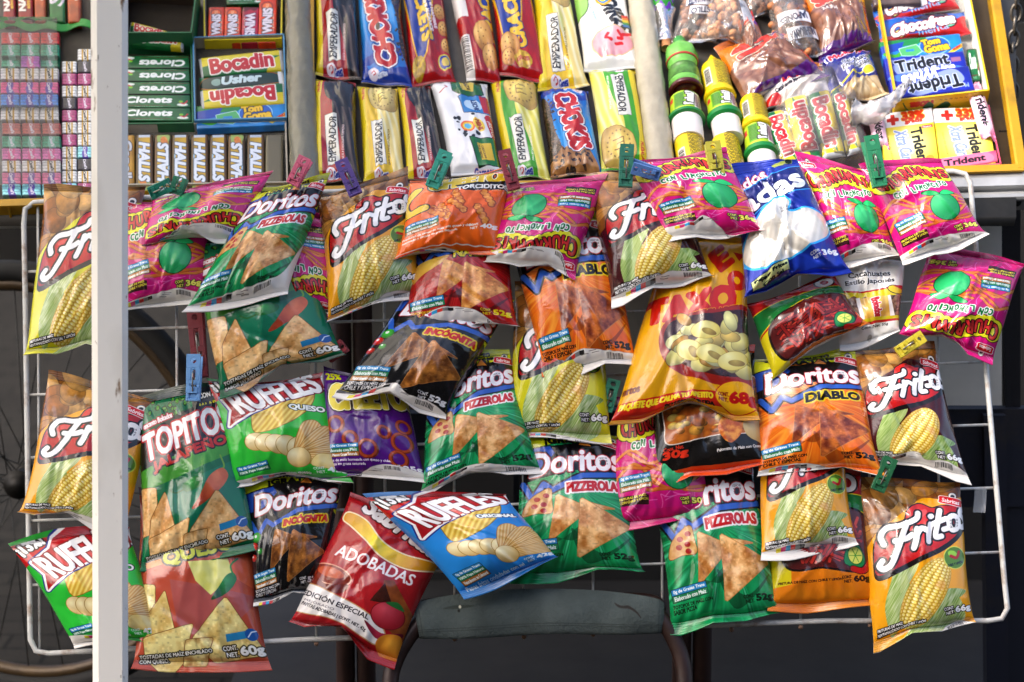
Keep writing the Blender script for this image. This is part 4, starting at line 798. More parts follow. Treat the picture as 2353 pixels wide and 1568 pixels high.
def salad(H=160):
    a = Art(H, '1838a8'); a.fill(mott('102c90', '2448c0', 30, 2, 2.0)); a.text("ados", 24, 24, 44, 13, 'e8e0e8', -10, [(1, 'b81c28')], .7); a.poly([(60, 8), (84, 2), (85, 7), (62, 14)], 'b8c060'); a.ell(86, 5, 5, 5, '18301c', 0, 1, (.6, 'b0b860'))
    a.blob([(-5, 42), (40, 28), (105, 20), (105, 50), (50, 58), (-5, 72)], '0c2070', 1, (1.4, '3aa0e0')); a.text("adas", 46, 45, 88, 26, 'f2f4f8', -11, [(1.0, '0a1850')], 1.5)
    a.blob([(30, 68), (50, 58), (62, 66), (58, 78), (84, 82), (98, 96), (92, 118), (64, 128), (34, 134), (8, 126), (0, 106), (10, 84)], lambda X, Y: np.clip(lerp(hexc('d4cfc4'), hexc('eae6de'), fbm(X, Y, 16, 3)[..., None]) - .03 * np.sin((X + .5 * Y) * .8)[..., None], 0, 1), 1, (2.2, '38b0f0'))
    a.text("22 AGO 10", 56, 72, 16, 3, '404048', -10); a.text("A81 100M2", 56, 76, 16, 2.6, '404048', -10); netw(a, '36g', 86, 138, 'f0f4f8', None)
    a.poly([(6, 142), (44, 134), (45, 146), (8, 154)], 'd8e0a0', 1, (.7, '10203a')); a.text("Papas Fritas", 26, 142, 34, 4.6, '14242c', -11, bold=.3); a.text("Con Sal", 28, 148, 20, 3.6, '14242c', -11, bold=.3)
    return a
def nutbag(H=140):
    a = Art(H, 'e4e2de'); a.text("Cacahuates", 50, 34, 58, 9, '2c2c30', -2, [(1, 'f4f4f4')], .4); a.text("Estilo Japonés", 50, 47, 70, 9, '2c2c30', -2, [(1, 'f4f4f4')], .4)
    a.blob([(-4, 58), (40, 64), (104, 56), (104, 70), (50, 76), (-4, 70)], 'd8c820', 1, (2.4, 'c02828')); rs = np.random.RandomState(7)
    a.rect(0, 72, 100, 108, mott('3c2c28', '5a4438', 9, 2))
    for i in range(60):
        x, y, r = rs.uniform(0, 100), rs.uniform(74, 106), rs.uniform(4, 7); a.ell(x, y, r, r * .9, rad('b08c70', '5a4034', x - 1.5, y - 2, r * 1.4))
    a.poly([(28, 72), (34, 71), (42, 108), (36, 108)], 'f0ecea'); a.poly([(76, 72), (80, 71), (92, 108), (84, 108)], 'f0ecea'); a.poly([(34, 72), (76, 72), (84, 108), (42, 108)], mott('d8a848', 'e8c878', 12, 3)); a.text("Bokados", 60, 90, 32, 12, 'c02838', 78, [(1, 'f4ecec')], .8)
    a.ell(88, 62, 12, 6, 'e0c820', 20, 1, (1.2, '201810')); a.poly([(84, 56), (100, 54), (104, 64)], 'c42020'); a.rect(0, 106, 100, 112, 'd8c820'); a.rect(0, 111, 100, 115, 'c02828'); a.text("Cont. Net. 55g", 58, 119, 44, 5, '303030', 0, bold=.1); a.ell(50, 132, 3.5, 3.5, 'a8a49c', 0, 1, (.5, 'c8c4bc'))
    return a
# ---- biscuit and sweet wrappers
def emper(kind, H=235):
    bg, sw1, sw2, ck = dict(choc=('a81420', '241a1a', '6a5a52', '2c2424'), vain=('e8c418', 'e8d488', 'f4ecc0', 'e0c078'), limon=('50a828', 'e0d860', 'f0eca8', 'e0b860'))[kind]
    a = Art(H, bg); a.fill(mott(hexc(bg) * .94, np.clip(hexc(bg) * 1.05, 0, 1), 40, 2)); a.poly([(-2, -2), (24, -2), (14, 60), (18, H), (-2, H)], 'dcc81c'); a.text("PRUÉBALAS", 12, 24, 40, 8, 'c04020', -84, bold=.3)
    s1, s2 = hexc(sw1), hexc(sw2); a.blob([(52, 30), (104, 20), (104, 240), (76, 240), (70, 190), (60, 140), (44, 96)], lambda X, Y: lerp(s1, s2, np.clip(.5 + .5 * np.sin((X * .9 - (Y - 100) * .16 + 3 * np.sin(Y / 26)) * .42), 0, 1)[..., None] ** 1.6))
    c = hexc(ck); a.blob([(28, 18), (50, 6), (90, 10), (96, 40), (92, 74), (70, 82), (36, 66), (26, 44)], rad(np.clip(c * 1.25, 0, 1), c * .8, 56, 36, 50, 1, .15), 1, (1.2, c * .6))
    for t in np.linspace(0, 6.28, 18)[:-1]: a.ell(61 + 24 * math.cos(t), 43 + 26 * math.sin(t), 2, 2, c * .65, 0, 1)
    a.stroke([[(50, 52), (50, 34), (70, 32)], [(50, 44), (64, 43)], [(50, 53), (72, 51)]], 2.6, c * .7, parts=True)
    a.poly([(26, 106), (54, 104), (58, 206), (31, 210)], 'e6e4da', 1, (1, '8a8678')); a.text("EMPERADOR", 42.5, 157, 92, 17, '262626', -87, bold=.5)
    a.text({'choc': "SABOR A CHOCOLATE CREMOSO", 'vain': "SABOR A VAINILLA CREMOSA", 'limon': "PIRUETAS SABOR LIMÓN"}[kind], 67, 165, 80, 5, {'choc': 'e8d0d0', 'vain': '8a6a10', 'limon': 'f4f4e0'}[kind], -87, bold=.2)
    a.ell(36, 222, 10, 8, 'e8e0e8'); a.stroke([(32, 222), (36, 218), (40, 223), (36, 225)], 1.6, 'c01c30', smooth=True); a.text("Gamesa", 52, 224, 18, 7, '2038a0', -8, [(.8, 'f0f0f8')], .4)
    return a
def chok(H=235):
    a = Art(H, '1f8ad0'); a.fill(rad('4ab8f0', '1464b8', 40, 90, 110)); a.poly([(-2, 190), (102, 160), (102, H), (-2, H)], '1840a0'); a.poly([(10, 205), (102, 178), (102, 200), (20, 222)], '3a90d8', .8)
    a.blob([(12, -5), (104, -5), (104, 90), (88, 74), (66, 60), (34, 62), (14, 40)], mott('c89860', '8a5c30', 10, 3)); rs = np.random.RandomState(3)
    for i in range(50): x, y = rs.uniform(16, 100), rs.uniform(0, 60); a.ell(x, y, rs.uniform(2, 5), rs.uniform(2, 4), rad('5a3c28', '1c100c', x - 1, y - 1, 5), rs.uniform(0, 90))
    a.blob([(76, 60), (104, 60), (104, 205), (86, 170), (84, 110)], mott('241614', '6a5040', 4, 5, 2.6))
    for i in range(60): x = rs.uniform(78, 100); y = rs.uniform(64, 190); a.ell(x, y, 2.4, 2, rad('8a6c58', '1c100c', x - 1, y - 1, 3))
    a.text("CHOKIS", 44, 130, 150, 40, 'c4181c', -97, [(4.0, '143a80'), (2.4, 'f2f2f4')], 3.2, .1); a.ell(40, 128, 5, 7, '3a1c10')
    a.ell(24, 218, 11, 9, 'e8e0e8'); a.stroke([(20, 218), (24, 214), (28, 219), (24, 221)], 1.8, 'c01c30', smooth=True); a.text("Gamesa", 42, 219, 20, 8, 'e0e8f8', -8, bold=.4)
    return a
def crak(v, H=235):
    a = Art(H, 'b01018'); a.fill(mott('a00c16', 'c4181c', 40, 2))
    a.blob([(2, -10), (60, -10), (70, 40), (60, 120), (40, 180), (22, 190), (10, 120)] if v != 1 else [(60, -10), (104, -10), (104, 120), (80, 90)], '1c3c98', 1, (3, 'e8b820'))
    a.text("CRACKETS", 40 if v != 1 else 84, 74 if v != 2 else 96, 170, 30 if v else 24, 'e8c020', 84 if v == 0 else -98, [(2, '1c2a70')], 2.2, .1)
    if v == 0: a.text("Que el HAMBRE", 66, 96, 74, 8, 'f4e8e8', 82, bold=.5); a.text("No te ALCANCE", 56, 104, 74, 8, 'f4e8e8', 82, bold=.5); a.ell(82, 200, 13, 13, '1c3a9a', 0, 1, (2.4, 'd8d040')); a.ell(84, 200, 9, 9, 'd8c060'); cs = [(84, 96, 13), (90, 130, 13), (92, 166, 12)]
    elif v == 1: a.rect(-2, -2, 34, 110, 'e0dcd8'); para(a, ["INFORMACIÓN", "NUTRIMENTAL", "INGREDIENTES", "harina trigo", "aceite y sal"], 8, 12, 24, 4, '505050', 0, lh=2.2, bold=0); a.rect(0, 150, 26, 235, 'e0dcd8'); [a.rect(2, 154 + i * 3.4, 22, 155.4 + i * 3.4 + (i % 3) * .6, '303030') for i in range(20)]; cs = [(66, 150, 27), (78, 190, 22)]
    else: cs = [(28, 178, 22), (22, 204, 14)]
    for i, (x, y, r) in enumerate(cs):
        a.ell(x, y, r, r * 1.2, rad('f0c878', 'b8782c', x - r * .3, y - r * .4, r * 1.5, 1, .15, 8, i), 10, 1, (1, '8a5018'))
        for k in range(7): a.ell(x + r * .55 * math.cos(k * .9) * (k > 0), y + r * .6 * math.sin(k * .9) * (k > 0), 1.5, 1.8, '8a5820')
    if v == 2: a.ell(54, 205, 20, 16, mott('e8c830', 'a87c10', 6, 3)); a.text("¡GRATIS!", 54, 205, 28, 9, 'b03010', -6, bold=.5)
    if v == 0: a.ell(20, 205, 16, 22, mott('e0c030', '8a6c10', 6, 3), 10)
    return a
def arco(H=200):
    a = Art(H, 'ecebe6'); a.fill(mott('e2e2de', 'f2f2ee', 40, 2)); a.text("ARCOIRIS", 58, 66, 140, 34, '1c1c1e', 68, bold=1.8, shear=.2)
    for r, c in ((17, 'e8b020'), (13, '3a8ac8'), (9, 'e8d820'), (6, 'd85020')): a.ell(52, 62, r, r * 1.1, c)
    a.text("Galletas con malvavisco", 22, 70, 90, 6, '58a8c8', 70); a.ell(0, 70, 22, 28, '90c060', 0, 1, (2, '305020'))
    for i, c in enumerate(('d83020', 'e88a20', 'e8d020', '3a9a48', '2a80c0')): a.stroke([(101, 94 + i * 5), (84, 100 + i * 5)], 4.6, c)
    a.blob([(20, 150), (44, 128), (84, 132), (96, 156), (70, 178), (30, 178)], rad('f0c8cc', 'd898a0', 56, 146, 44, 1, .2), 1, (2, 'e0b890')); a.stroke([[(50, 140), (44, 150), (54, 154)], [(70, 136), (76, 146), (68, 148)], [(62, 160), (74, 156)], [(78, 140), (98, 132)]], 6, 'd82828', smooth=True, parts=True)
    return a
def milky(H=225):
    a = Art(H, 'e4e6e8'); a.fill(mott('dcdee2', 'eeeff0', 40, 2)); rs = np.random.RandomState(5)
    a.poly([(36, 6), (86, 2), (90, 40), (60, 60), (34, 40)], '1c6a30', 1, (1.5, '203018')); a.poly([(48, 14), (76, 12), (72, 38), (52, 38)], 'd0b840'); a.text("GALLETAS", 62, 24, 24, 6, '3a2c10', 80, bold=.3)
    a.poly([(42, 54), (92, 46), (98, 88), (46, 92)], '3a88c8', 1, (1.5, '143a6a')); a.ell(66, 72, 17, 13, 'c0d8ec'); a.poly([(80, 48), (98, 46), (98, 86), (84, 88)], 'b83040'); a.text("LECHE", 70, 72, 26, 9, '24427a', 80, bold=.6)
    for i in range(18): x, y = rs.uniform(24, 90), rs.uniform(96, 150); a.ell(x, y, rs.uniform(2, 4), rs.uniform(2, 5), '222428', rs.uniform(0, 90))
    for r, c in ((14, 'e87838'), (10, 'e8d040'), (7, '68b8d8')): a.ell(48, 124, r, r, c)
    a.blob([(84, 100), (100, 96), (104, 150), (94, 152)], 'c02028'); a.text("¡RETO!", 93, 124, 34, 8, 'f0e0e0', 80, bold=.4); a.ell(70, 120, 16, 10, 'e8c848', 70); a.text("MINI", 70, 120, 22, 9, 'a84818', 76, bold=.6)
    a.poly([(48, 154), (96, 148), (102, 204), (56, 212)], '1c7a38', 1, (2, '143018')); a.poly([(60, 162), (88, 160), (90, 196), (64, 200)], 'd8b838'); para(a, ["COLECCIONA", "TUS PIEZAS"], 70, 166, 30, 4, '4a3410', 84, lh=1.8); a.stroke([(10, 40), (26, 28), (22, 22)], 2, 'b83038'); a.text("Gamesa", 66, 217, 40, 8, '3848a0', -4, [(.8, 'f4d0d0')], .4)
    return a
def wrapper(base, txt, tcol, ol=None, ang=0, w=80, h=14, H=30, extra=None, bold=.8, shear=0, font=None, sc=1):
    a = Art(H, base); a.fill(mott(hexc(base) * .88, np.clip(hexc(base) * 1.12, 0, 1), 14, 3))
    if extra: extra(a)
    if txt: a.text(txt, a.wu / 2, H / 2, w, h, tcol, ang, ol, bold, shear)
    return a
def w_boca(flip=False):
    def ex(a):
        a.poly([(0, 0), (100, 0), (100, 9), (40, 12), (0, 16)], 'd8c81c'); a.poly([(78, 30), (88, 14), (100, 8), (100, 30)], 'd8c81c'); a.rect(0, 0, 3, 30, 'b8bcc0'); a.rect(96, 0, 100, 30, 'b8bcc0'); a.stroke([(70, 26), (86, 23)], 2.4, 'c02020')
    a = wrapper('1c7a40', "Bocadin", 'c01c28', [(1.5, 'f0ece4')], -2, 74, 20, 30, ex, 1.1); return a.rot() if flip else a
def w_clor(flip=False):
    def ex(a):
        rs = np.random.RandomState(3)
        for i in range(30): x, y = rs.uniform(0, 100), rs.uniform(12, 24); a.stroke([(x, y), (x + 6, y - 1.5)], .7, '2a9a58', .6)
        a.rect(0, 0, 100, 1.2, '062c18'); a.rect(0, 20, 72, 20.8, '6a3420'); a.text("MENTA FRESCA", 40, 22.2, 40, 1.8, 'a8d0b0'); a.ell(88, 19, 8, 2.6, 'e0e8e0'); a.stroke([(84, 14), (90, 17), (95, 12)], 2.4, 'c84848', smooth=True); a.ell(86, 13, 3, 2, '7ac030')
    a = wrapper('0b6a38', "", 'fff', None, H=24, extra=ex); a.text("Clorets", 40, 9.5, 66, 11, 'eef2f0', 0, None, .8, .25); return a.rot() if flip else a
def w_hall(flip=False):
    def ex(a):
        a.rect(0, 0, 6, 30, 'b8c4d4'); a.rect(0, 0, 100, 5, '6a4c1c'); a.rect(0, 25, 100, 30, '584010'); a.blob([(84, 8), (98, 6), (98, 26), (86, 24)], '9ab060'); a.ell(88, 17, 8, 6, mott('c06a24', 'e09848', 3, 2), -20); a.rect(36, 23, 64, 26, '9ab8d0')
    a = wrapper('c4a222', "HALLS", 'dde4ee', [(1.2, '4a5868')], 0, 66, 17, 30, ex, 1.4, .2); return a.rot() if flip else a
def w_wini(c='e04a10', flip=False):
    def ex(a):
        if c[0] == 'e': a.ell(82, 14, 13, 11, hexc(c) * .75); a.ell(82, 14, 9, 8, 'f07838'); a.text("CHICLE", 82, 14, 12, 5, 'f8c8a0', 0, bold=.2)
        else: a.blob([(0, 2), (12, 8), (8, 16), (14, 26), (0, 30)], '701018')
        a.text("la goma suave", 46, 25, 40, 4, 'f4c8b0', 0, bold=.2)
    a = wrapper(c, "WINIS", 'e8e0ea', [(1.3, '2a4038')], 0, 56, 15, 30, ex, 1.2); 
    if c[0] != 'e': a = wrapper(c, "WINIS", 'e8e0ea', [(1.3, '5a1c5a')], 0, 62, 16, 30, ex, 1.2)
    return a.rot() if flip else a
def w_goma():
    def ex(a):
        a.poly([(0, 0), (60, 0), (46, 10), (0, 12)], '1c8a48'); a.poly([(0, 8), (30, 4), (24, 16), (0, 20)], '1c4ab0'); a.stroke([(4, 20), (16, 24), (24, 20)], 5, '4aa828', smooth=True); a.poly([(22, 14), (44, 10), (50, 20), (40, 26), (24, 24)], '58b070', 1, (.7, 'd0e8e0')); a.rect(30, 16, 40, 19, '2a88d0')
        a.ell(66, 14, 18, 12, '1a62c0', 0, 1, (.8, 'b0d8f0')); a.poly([(80, 26), (100, 14), (100, 20), (84, 28)], 'e8c820'); a.text("NUEVO", 93, 20, 12, 3, 'c03018', -26, bold=.3)
    a = wrapper('1c8ad0', "", 'fff', None, H=30, extra=ex); a.text("Tom", 62, 8, 22, 8, 'e8c020', -6, [(.9, '2a2c10')], .8); a.text("Goma", 68, 17, 30, 10, 'e8c020', -6, [(.9, '2a2c10')], .9); return a
def w_trid(flip=False):
    def ex(a):
        a.blob([(10, 12), (40, 4), (70, 0), (80, 8), (50, 22), (20, 28)], 'b8c8f0', .75); a.blob([(50, 22), (80, 18), (100, 26), (60, 30)], '5a98e0', .8); a.rect(82, 8, 94, 14, 'b8788a', .8); a.text("Menta", 15, 6, 18, 5, '90a8e0', 0, bold=.3)
    a = wrapper('1c2ca8', "", 'fff', None, H=30, extra=ex); a.text("Trident", 46, 11, 66, 15, '0c0c10', -5, [(.9, 'd8e0f8')], .9); a.text("White", 62, 23, 46, 12, 'f2f4fc', -8, [(.8, '24409a')], .9, .3); return a.rot() if flip else a
def w_choco():
    def ex(a):
        a.blob([(0, 22), (40, 26), (80, 18), (100, 8), (100, 30), (0, 30)], 'c02020'); a.ell(80, 16, 8, 6, '78c8a8', 0, 1, (1, '2a1810')); a.ell(22, 23, 7, 4, 'd8d080', 0, 1, (.8, '2a1810')); a.blob([(40, 8), (60, 0), (80, 4), (70, 12)], '3a2020', .8); a.text("menta", 60, 23, 36, 5, '9ac0e8', -6, bold=.2)
    return wrapper('1c62b8', "Chocofresa", 'f4f2f4', [(1.2, '7a2030')], -6, 74, 13, 30, ex, 1.0, .2)
def w_xtra():
    a = Art(125, 'e4dc40'); a.fill(rad('f6f4d8', 'e4cc18', 50, 72, 66)); a.rect(0, 0, 100, 32, 'e8e6e4'); a.text("+", 24, 17, 18, 18, 'c82818', 0, None, 2.4); a.text("33%", 62, 12, 40, 16, 'd84018', 0, [(1.2, 'e8c040')], 1.6); a.text("gratis", 62, 25, 32, 9, 'd84018', 0, None, .8)
    a.text("Trident", 68, 78, 78, 20, '18181c', 84, None, 1.0); a.text("Xtra Care", 40, 76, 70, 22, '8a9cd0', 82, [(1.4, 'f0f2fa')], .8, .2); a.rect(76, 36, 96, 42, 'b02830'); a.text("Nuevo", 86, 39, 16, 4, 'f4e8e8', 0, bold=.2); a.ell(84, 104, 8, 6, 'e8a030'); a.ell(76, 112, 7, 5, '9ac050'); a.ell(28, 116, 14, 6, 'd8d8d0', 0, 1, (1.4, '404040')); a.text("libre de azúcar", 14, 78, 50, 4, 'a06818', 84); return a
def w_pink():
    def ex(a):
        a.fill(mott('e87aa8', 'f4b8d0', 14, 4)); a.blob([(20, 2), (80, 0), (90, 28), (14, 30)], 'f4e4ec', .7)
    return wrapper('ec88b0', "Trident", '18181c', None, 0, 62, 15, 30, ex, .9)
def w_mini(c, band, ang=78):
    a = Art(62, c, 4); c = np.clip(hexc(c) * 1.25 + .06, 0, 1); band = np.clip(hexc(band) * 1.15, 0, 1) if band != 'e8e4da' else band; a.fill(mott(hexc(c) * .85, np.clip(hexc(c) * 1.1, 0, 1), 12, 3))
    for i in range(4): a.rect(0, i * 15.5 + 13, 100, i * 15.5 + 15.5, hexc(c) * .62)
    a.blob([(34, -4), (62, -4), (70, 20), (64, 40), (74, 66), (40, 66), (30, 40), (36, 18)], band); a.text("Canel's", 52, 31, 54, 17, 'e4e0ea' if not isinstance(band, str) else '202028', ang, None, .9, .2)
    return a
def w_nall():
    a = Art(30, '9a1414'); a.fill(mott('8a1010', 'b01c18', 14, 3)); a.text("NALLY", 60, 9, 70, 12, 'f0e8e0', 0, [(.8, '380808')], 1.3); a.text("almendras", 60, 21, 60, 7, 'd8b020', 0, None, .6); return a
# ---------------------------------------------------------------- snack bags hung on the rack
def hung(label, quad, dep, art, rot=False, st=None, group=None, seed=0, **k):
    a = art
    if rot: a = a.rot()
    if st is not None: strip(a, st, seed=seed)
    d = dep if hasattr(dep, '__len__') else (dep, dep)
    dd = d if len(d) == 4 else (d[0], d[0], d[1], d[1])
    return pouch('snack_bag', label, 'snack bag', rack, quad, dd, a, group=group, seed=seed, **k)
G1, G2, G3, G4 = "corn chip bags with a red lips emblem", "magenta corn stick bags", "tortilla chip bags with a yellow top band", "potato crisp bags"
S1 = [(-1, 5), (20, 8), (45, 11), (70, 8), (101, 4)]; S2 = [(-1, 3), (25, 6), (50, 12), (60, 7), (80, 9), (101, 5)]; S3 = [(-1, 4), (30, 7), (60, 6), (80, 9), (101, 6)]; S4 = [(-1, 2), (40, 3), (62, 8), (80, 12), (101, 5)]
OR, LI, MA = (lambda: frit('ecaa1e', 'chile', 'CHILE Y LIMÓN')), (lambda: frit('dcd828', 'limon', 'SAL Y LIMÓN')), (lambda: frit('4a1018', 'maroon', 'SABOR CHORIZO'))
# back layer
hung("magenta corn stick bag upside down behind the topmost green pizza chip bag", [(560, 470), (772, 500), (775, 732), (600, 690)], (.02, .03), churro(), True, None, G2, 5, T=.026)
hung("green tostada bag with a jalapeño, its top hidden behind the pizza chip bag", [(430, 545), (690, 535), (792, 832), (512, 908)], (.022, .04), topi('jal'), False, None, "tostada bags", 6, T=.03, seals=(.03, .045))
hung("tall green tostada bag with white arched lettering beside the white post", [(318, 915), (520, 880), (590, 1268), (328, 1312)], (.018, .03), topi('jal'), False, None, "tostada bags", 7, T=.03)
hung("red and tan tostada bag with a cheese wedge, lowest beside the white post", [(322, 1120), (560, 1100), (617, 1541), (312, 1538)], (.002, .02), topi('queso'), False, None, "tostada bags", 8, T=.028)
hung("black tortilla chip bag with yellow-edged red lettering, above the brown legs", [(558, 1085), (792, 1070), (735, 1372), (588, 1390)], (.012, .022), dori('incog'), False, [(-1, 2), (50, 2.5), (101, 2)], G3, 9, T=.028)
hung("green ridged crisp bag with cheese, under the green tostada bag", [(478, 868), (738, 858), (806, 1112), (540, 1127)], (.02, .034), ruff('queso'), False, [(-1, 5), (30, 7), (70, 4), (90, 1), (101, 0)], G4, 10, T=.03)
hung("small purple corn ring bag between the green crisp bag and the pizza chip bag", [(745, 838), (925, 872), (980, 1112), (735, 1104)], (.02, .036), purple(), False, [(-1, 0), (30, 1), (55, 10), (75, 11), (101, 7)], None, 11, T=.026)
hung("green pizza chip bag in the middle, half covered by the black one above", [(988, 835), (1168, 800), (1240, 1088), (968, 1148)], (.02, .04), dori('pizza'), False, S1, G3, 12, T=.032)
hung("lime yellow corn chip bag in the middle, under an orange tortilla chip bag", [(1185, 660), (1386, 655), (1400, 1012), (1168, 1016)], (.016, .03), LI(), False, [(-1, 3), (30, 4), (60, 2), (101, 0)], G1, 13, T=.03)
hung("wide green pizza chip bag hanging just above the canvas chair back", [(1195, 980), (1420, 990), (1476, 1332), (1180, 1326)], (.012, .024), dori('pizza'), False, None, G3, 14, T=.032)
hung("magenta corn stick bag with a 50g mark, under the black popcorn bag", [(1420, 920), (1600, 925), (1640, 1200), (1406, 1212)], (.014, .032), churro('50g'), False, None, G2, 15, T=.028)
hung("lowest green pizza chip bag, beside the right end of the canvas chair back", [(1490, 1050), (1725, 1040), (1792, 1425), (1545, 1445)], (.010, .022), dori('pizza'), False, None, G3, 16, T=.032)
hung("black popcorn bag with orange ends, below the yellow mixed snack bag", [(1492, 806), (1732, 798), (1759, 1082), (1500, 1114)], (.024, .052), popc(), False, [(-1, 0), (90, 0), (101, 0)][:0] or None, None, 17, T=.028)
hung("orange bag of red corn sticks hanging lowest between green and orange bags", [(1762, 1090), (1975, 1075), (2017, 1396), (1768, 1400)], (.010, .020), sticks(150), False, None, "bags of red corn sticks", 18, T=.026)
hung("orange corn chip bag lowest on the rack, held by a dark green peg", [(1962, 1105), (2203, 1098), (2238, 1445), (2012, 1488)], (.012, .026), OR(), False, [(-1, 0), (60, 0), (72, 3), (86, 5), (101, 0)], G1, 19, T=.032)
hung("orange corn chip bag overlapping the red corn sticks, under an orange tortilla chip bag", [(1742, 960), (1928, 955), (1967, 1262), (1752, 1283)], (.020, .044), OR(), False, S3, G1, 20, T=.028)
hung("orange tortilla chip bag above two other bags, near the right end of the rack", [(1722, 812), (1962, 806), (2027, 1094), (1748, 1104)], (.022, .058), dori('diablo'), False, [(-1, 5), (35, 7), (60, 3), (80, 1), (101, 0)], G3, 21, T=.03)
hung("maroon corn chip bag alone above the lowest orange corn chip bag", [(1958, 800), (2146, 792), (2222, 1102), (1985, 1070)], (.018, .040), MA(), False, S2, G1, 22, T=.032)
hung("clear and white bag of coated peanuts under the magenta bags at the cart edge", [(1902, 590), (2080, 590), (2064, 770), (1932, 802)], (.020, .028), nutbag(), False, None, None, 23, T=.022)
hung("tilted orange bag of red corn sticks under the blue foil bag", [(1712, 690), (1915, 630), (1990, 745), (1782, 874)], (.028, .056), sticks(118), False, None, "bags of red corn sticks", 24, T=.028, seals=(.05, .03))
hung("big yellow mixed snack bag with a clay bowl of chips", [(1530, 558), (1712, 545), (1737, 967), (1406, 980)], (.030, .070), taxo(), False, None, None, 25, notch=(.52, .024), T=.036, seals=(.03, .03))
hung("black tilted tortilla chip bag with a cream foot, under the red nacho bag", [(962, 628), (1172, 700), (1012, 974), (776, 904)], (.030, .064), dori('incog'), False, [(-1, 2), (25, 5), (45, 12), (60, 8), (80, 9), (101, 5)], G3, 26, notch=(.45, .018), T=.032)
hung("red tortilla chip bag below the orange cheese twist bag", [(960, 492), (1165, 482), (1188, 770), (932, 760)], (.026, .060), dori('nacho'), False, [(-1, 3), (30, 13), (60, 12), (80, 4), (101, 3)], G3, 27, T=.03)
hung("orange tortilla chip bag in the middle, overlapping the lime yellow corn chip bag", [(1160, 500), (1402, 486), (1462, 848), (1250, 864)], (.020, .054), dori('diablo'), False, [(-1, 0), (10, 1), (40, 10), (70, 8), (101, 7)], G3, 28, T=.03)
# top row
hung("lime yellow corn chip bag clipped behind the white post at the rack's top corner", [(103, 436), (334, 418), (284, 796), (60, 832)], (.012, .030), LI(), False, None, G1, 30, T=.032, seals=(.03, .05))
hung("orange corn chip bag hanging half behind the white post", [(113, 868), (361, 905), (284, 1228), (46, 1196)], (.012, .036), OR(), False, [(-1, 0), (30, 3), (60, 6), (101, 5)], G1, 31, T=.032, seals=(.035, .04))
hung("green ridged crisp bag at the lowest corner of the rack, half behind the white post", [(22, 1250), (292, 1210), (376, 1482), (178, 1492)], (.020, .026), ruff('queso'), False, [(-1, 10), (30, 8), (50, 4), (70, 0), (101, 0)], G4, 32, T=.03)
hung("upright magenta corn stick bag beside the white post, top hidden by an upside-down one", [(268, 452), (490, 450), (468, 694), (272, 730)], (.016, .034), churro(), False, [(-1, 5), (40, 8), (70, 10), (101, 5)], G2, 33, T=.028)
hung("upside-down magenta corn stick bag next to the white post, with a folded cream foot", [(352, 452), (622, 396), (552, 548), (328, 572)], (.036, .062), churro(), True, [(-1, 0), (24, 3), (40, 11), (70, 14), (101, 7)], G2, 34, T=.028)
hung("green pizza chip bag clipped by the pink peg, tilted with its yellow top edge", [(588, 428), (756, 402), (655, 686), (428, 718)], (.040, .074), dori('pizza'), False, [(-1, 4), (40, 7), (70, 9), (92, 16), (101, 40)], G3, 35, T=.034)
hung("orange corn chip bag under the purple peg", [(728, 434), (936, 394), (968, 672), (758, 752)], (.032, .052), OR(), False, [(-1, 2), (40, 3), (70, 6), (101, 3)], G1, 36, T=.034)
hung("orange cheese twist bag clipped by the turquoise peg", [(946, 410), (1178, 382), (1142, 584), (908, 608)], (.050, .078), twist(), False, [(-1, 0), (20, 1), (40, 5), (60, 4), (72, 0), (101, 0)], None, 37, T=.030)
hung("upside-down magenta corn stick bag beside the orange cheese twist bag", [(1162, 418), (1392, 408), (1318, 640), (1114, 612)], (.040, .072), churro(), True, [(-1, 10), (30, 11), (60, 14), (80, 13), (92, 0), (101, 0)], G2, 38, T=.034)
hung("maroon corn chip bag held by the long green peg in the top row", [(1352, 412), (1562, 400), (1637, 655), (1408, 694)], (.036, .078), MA(), False, [(-1, 5), (40, 7), (60, 10), (80, 9), (101, 6)], G1, 39, T=.036)
hung("magenta corn stick bag tilted over the maroon corn chip bag under the pale blue peg", [(1442, 368), (1668, 345), (1757, 546), (1528, 552)], (.066, .096), churro(), False, [(-1, 9), (30, 10), (45, 14), (60, 5), (75, 0), (101, 0)], G2, 40, T=.030)
hung("blue foil potato crisp bag with a white scalloped panel", [(1680, 392), (1826, 352), (1948, 618), (1718, 700)], (.048, .080), salad(), False, None, G4, 41, T=.036, rough=.22, metal=.35, wr=2.0, bump=.4, seals=(.06, .03), gain=1.15)
hung("magenta corn stick bag behind the other one under the double green peg", [(1832, 362), (1995, 384), (2068, 602), (1896, 614)], (.030, .052), churro(), False, [(-1, 4), (40, 9), (70, 13), (101, 8)], G2, 42, T=.026)
hung("magenta corn stick bag clipped by the double green peg next to the rack corner", [(1975, 380), (2158, 366), (2268, 546), (2078, 612)], (.048, .066), churro(), False, [(-1, 7), (40, 10), (70, 9), (101, 4)], G2, 43, T=.028)
hung("upside-down magenta corn stick bag hanging over the right upright of the rack", [(2138, 572), (2358, 596), (2278, 828), (2062, 784)], (.022, .034), churro(), True, None, G2, 44, notch=(.42, .022), T=.030)
hung("dark red special edition crisp bag hanging diagonally with its foot near the chair", [(812, 1122), (1042, 1222), (906, 1522), (662, 1446)], (.024, .030), adob(), False, None, G4, 45, notch=(.45, .026), T=.036)
hung("blue ridged crisp bag lying aslant over the chair's canvas", [(844, 1142), (1152, 1128), (1286, 1292), (1064, 1366)], (.062, .066), ruff('orig'), False, None, G4, 46, T=.032)
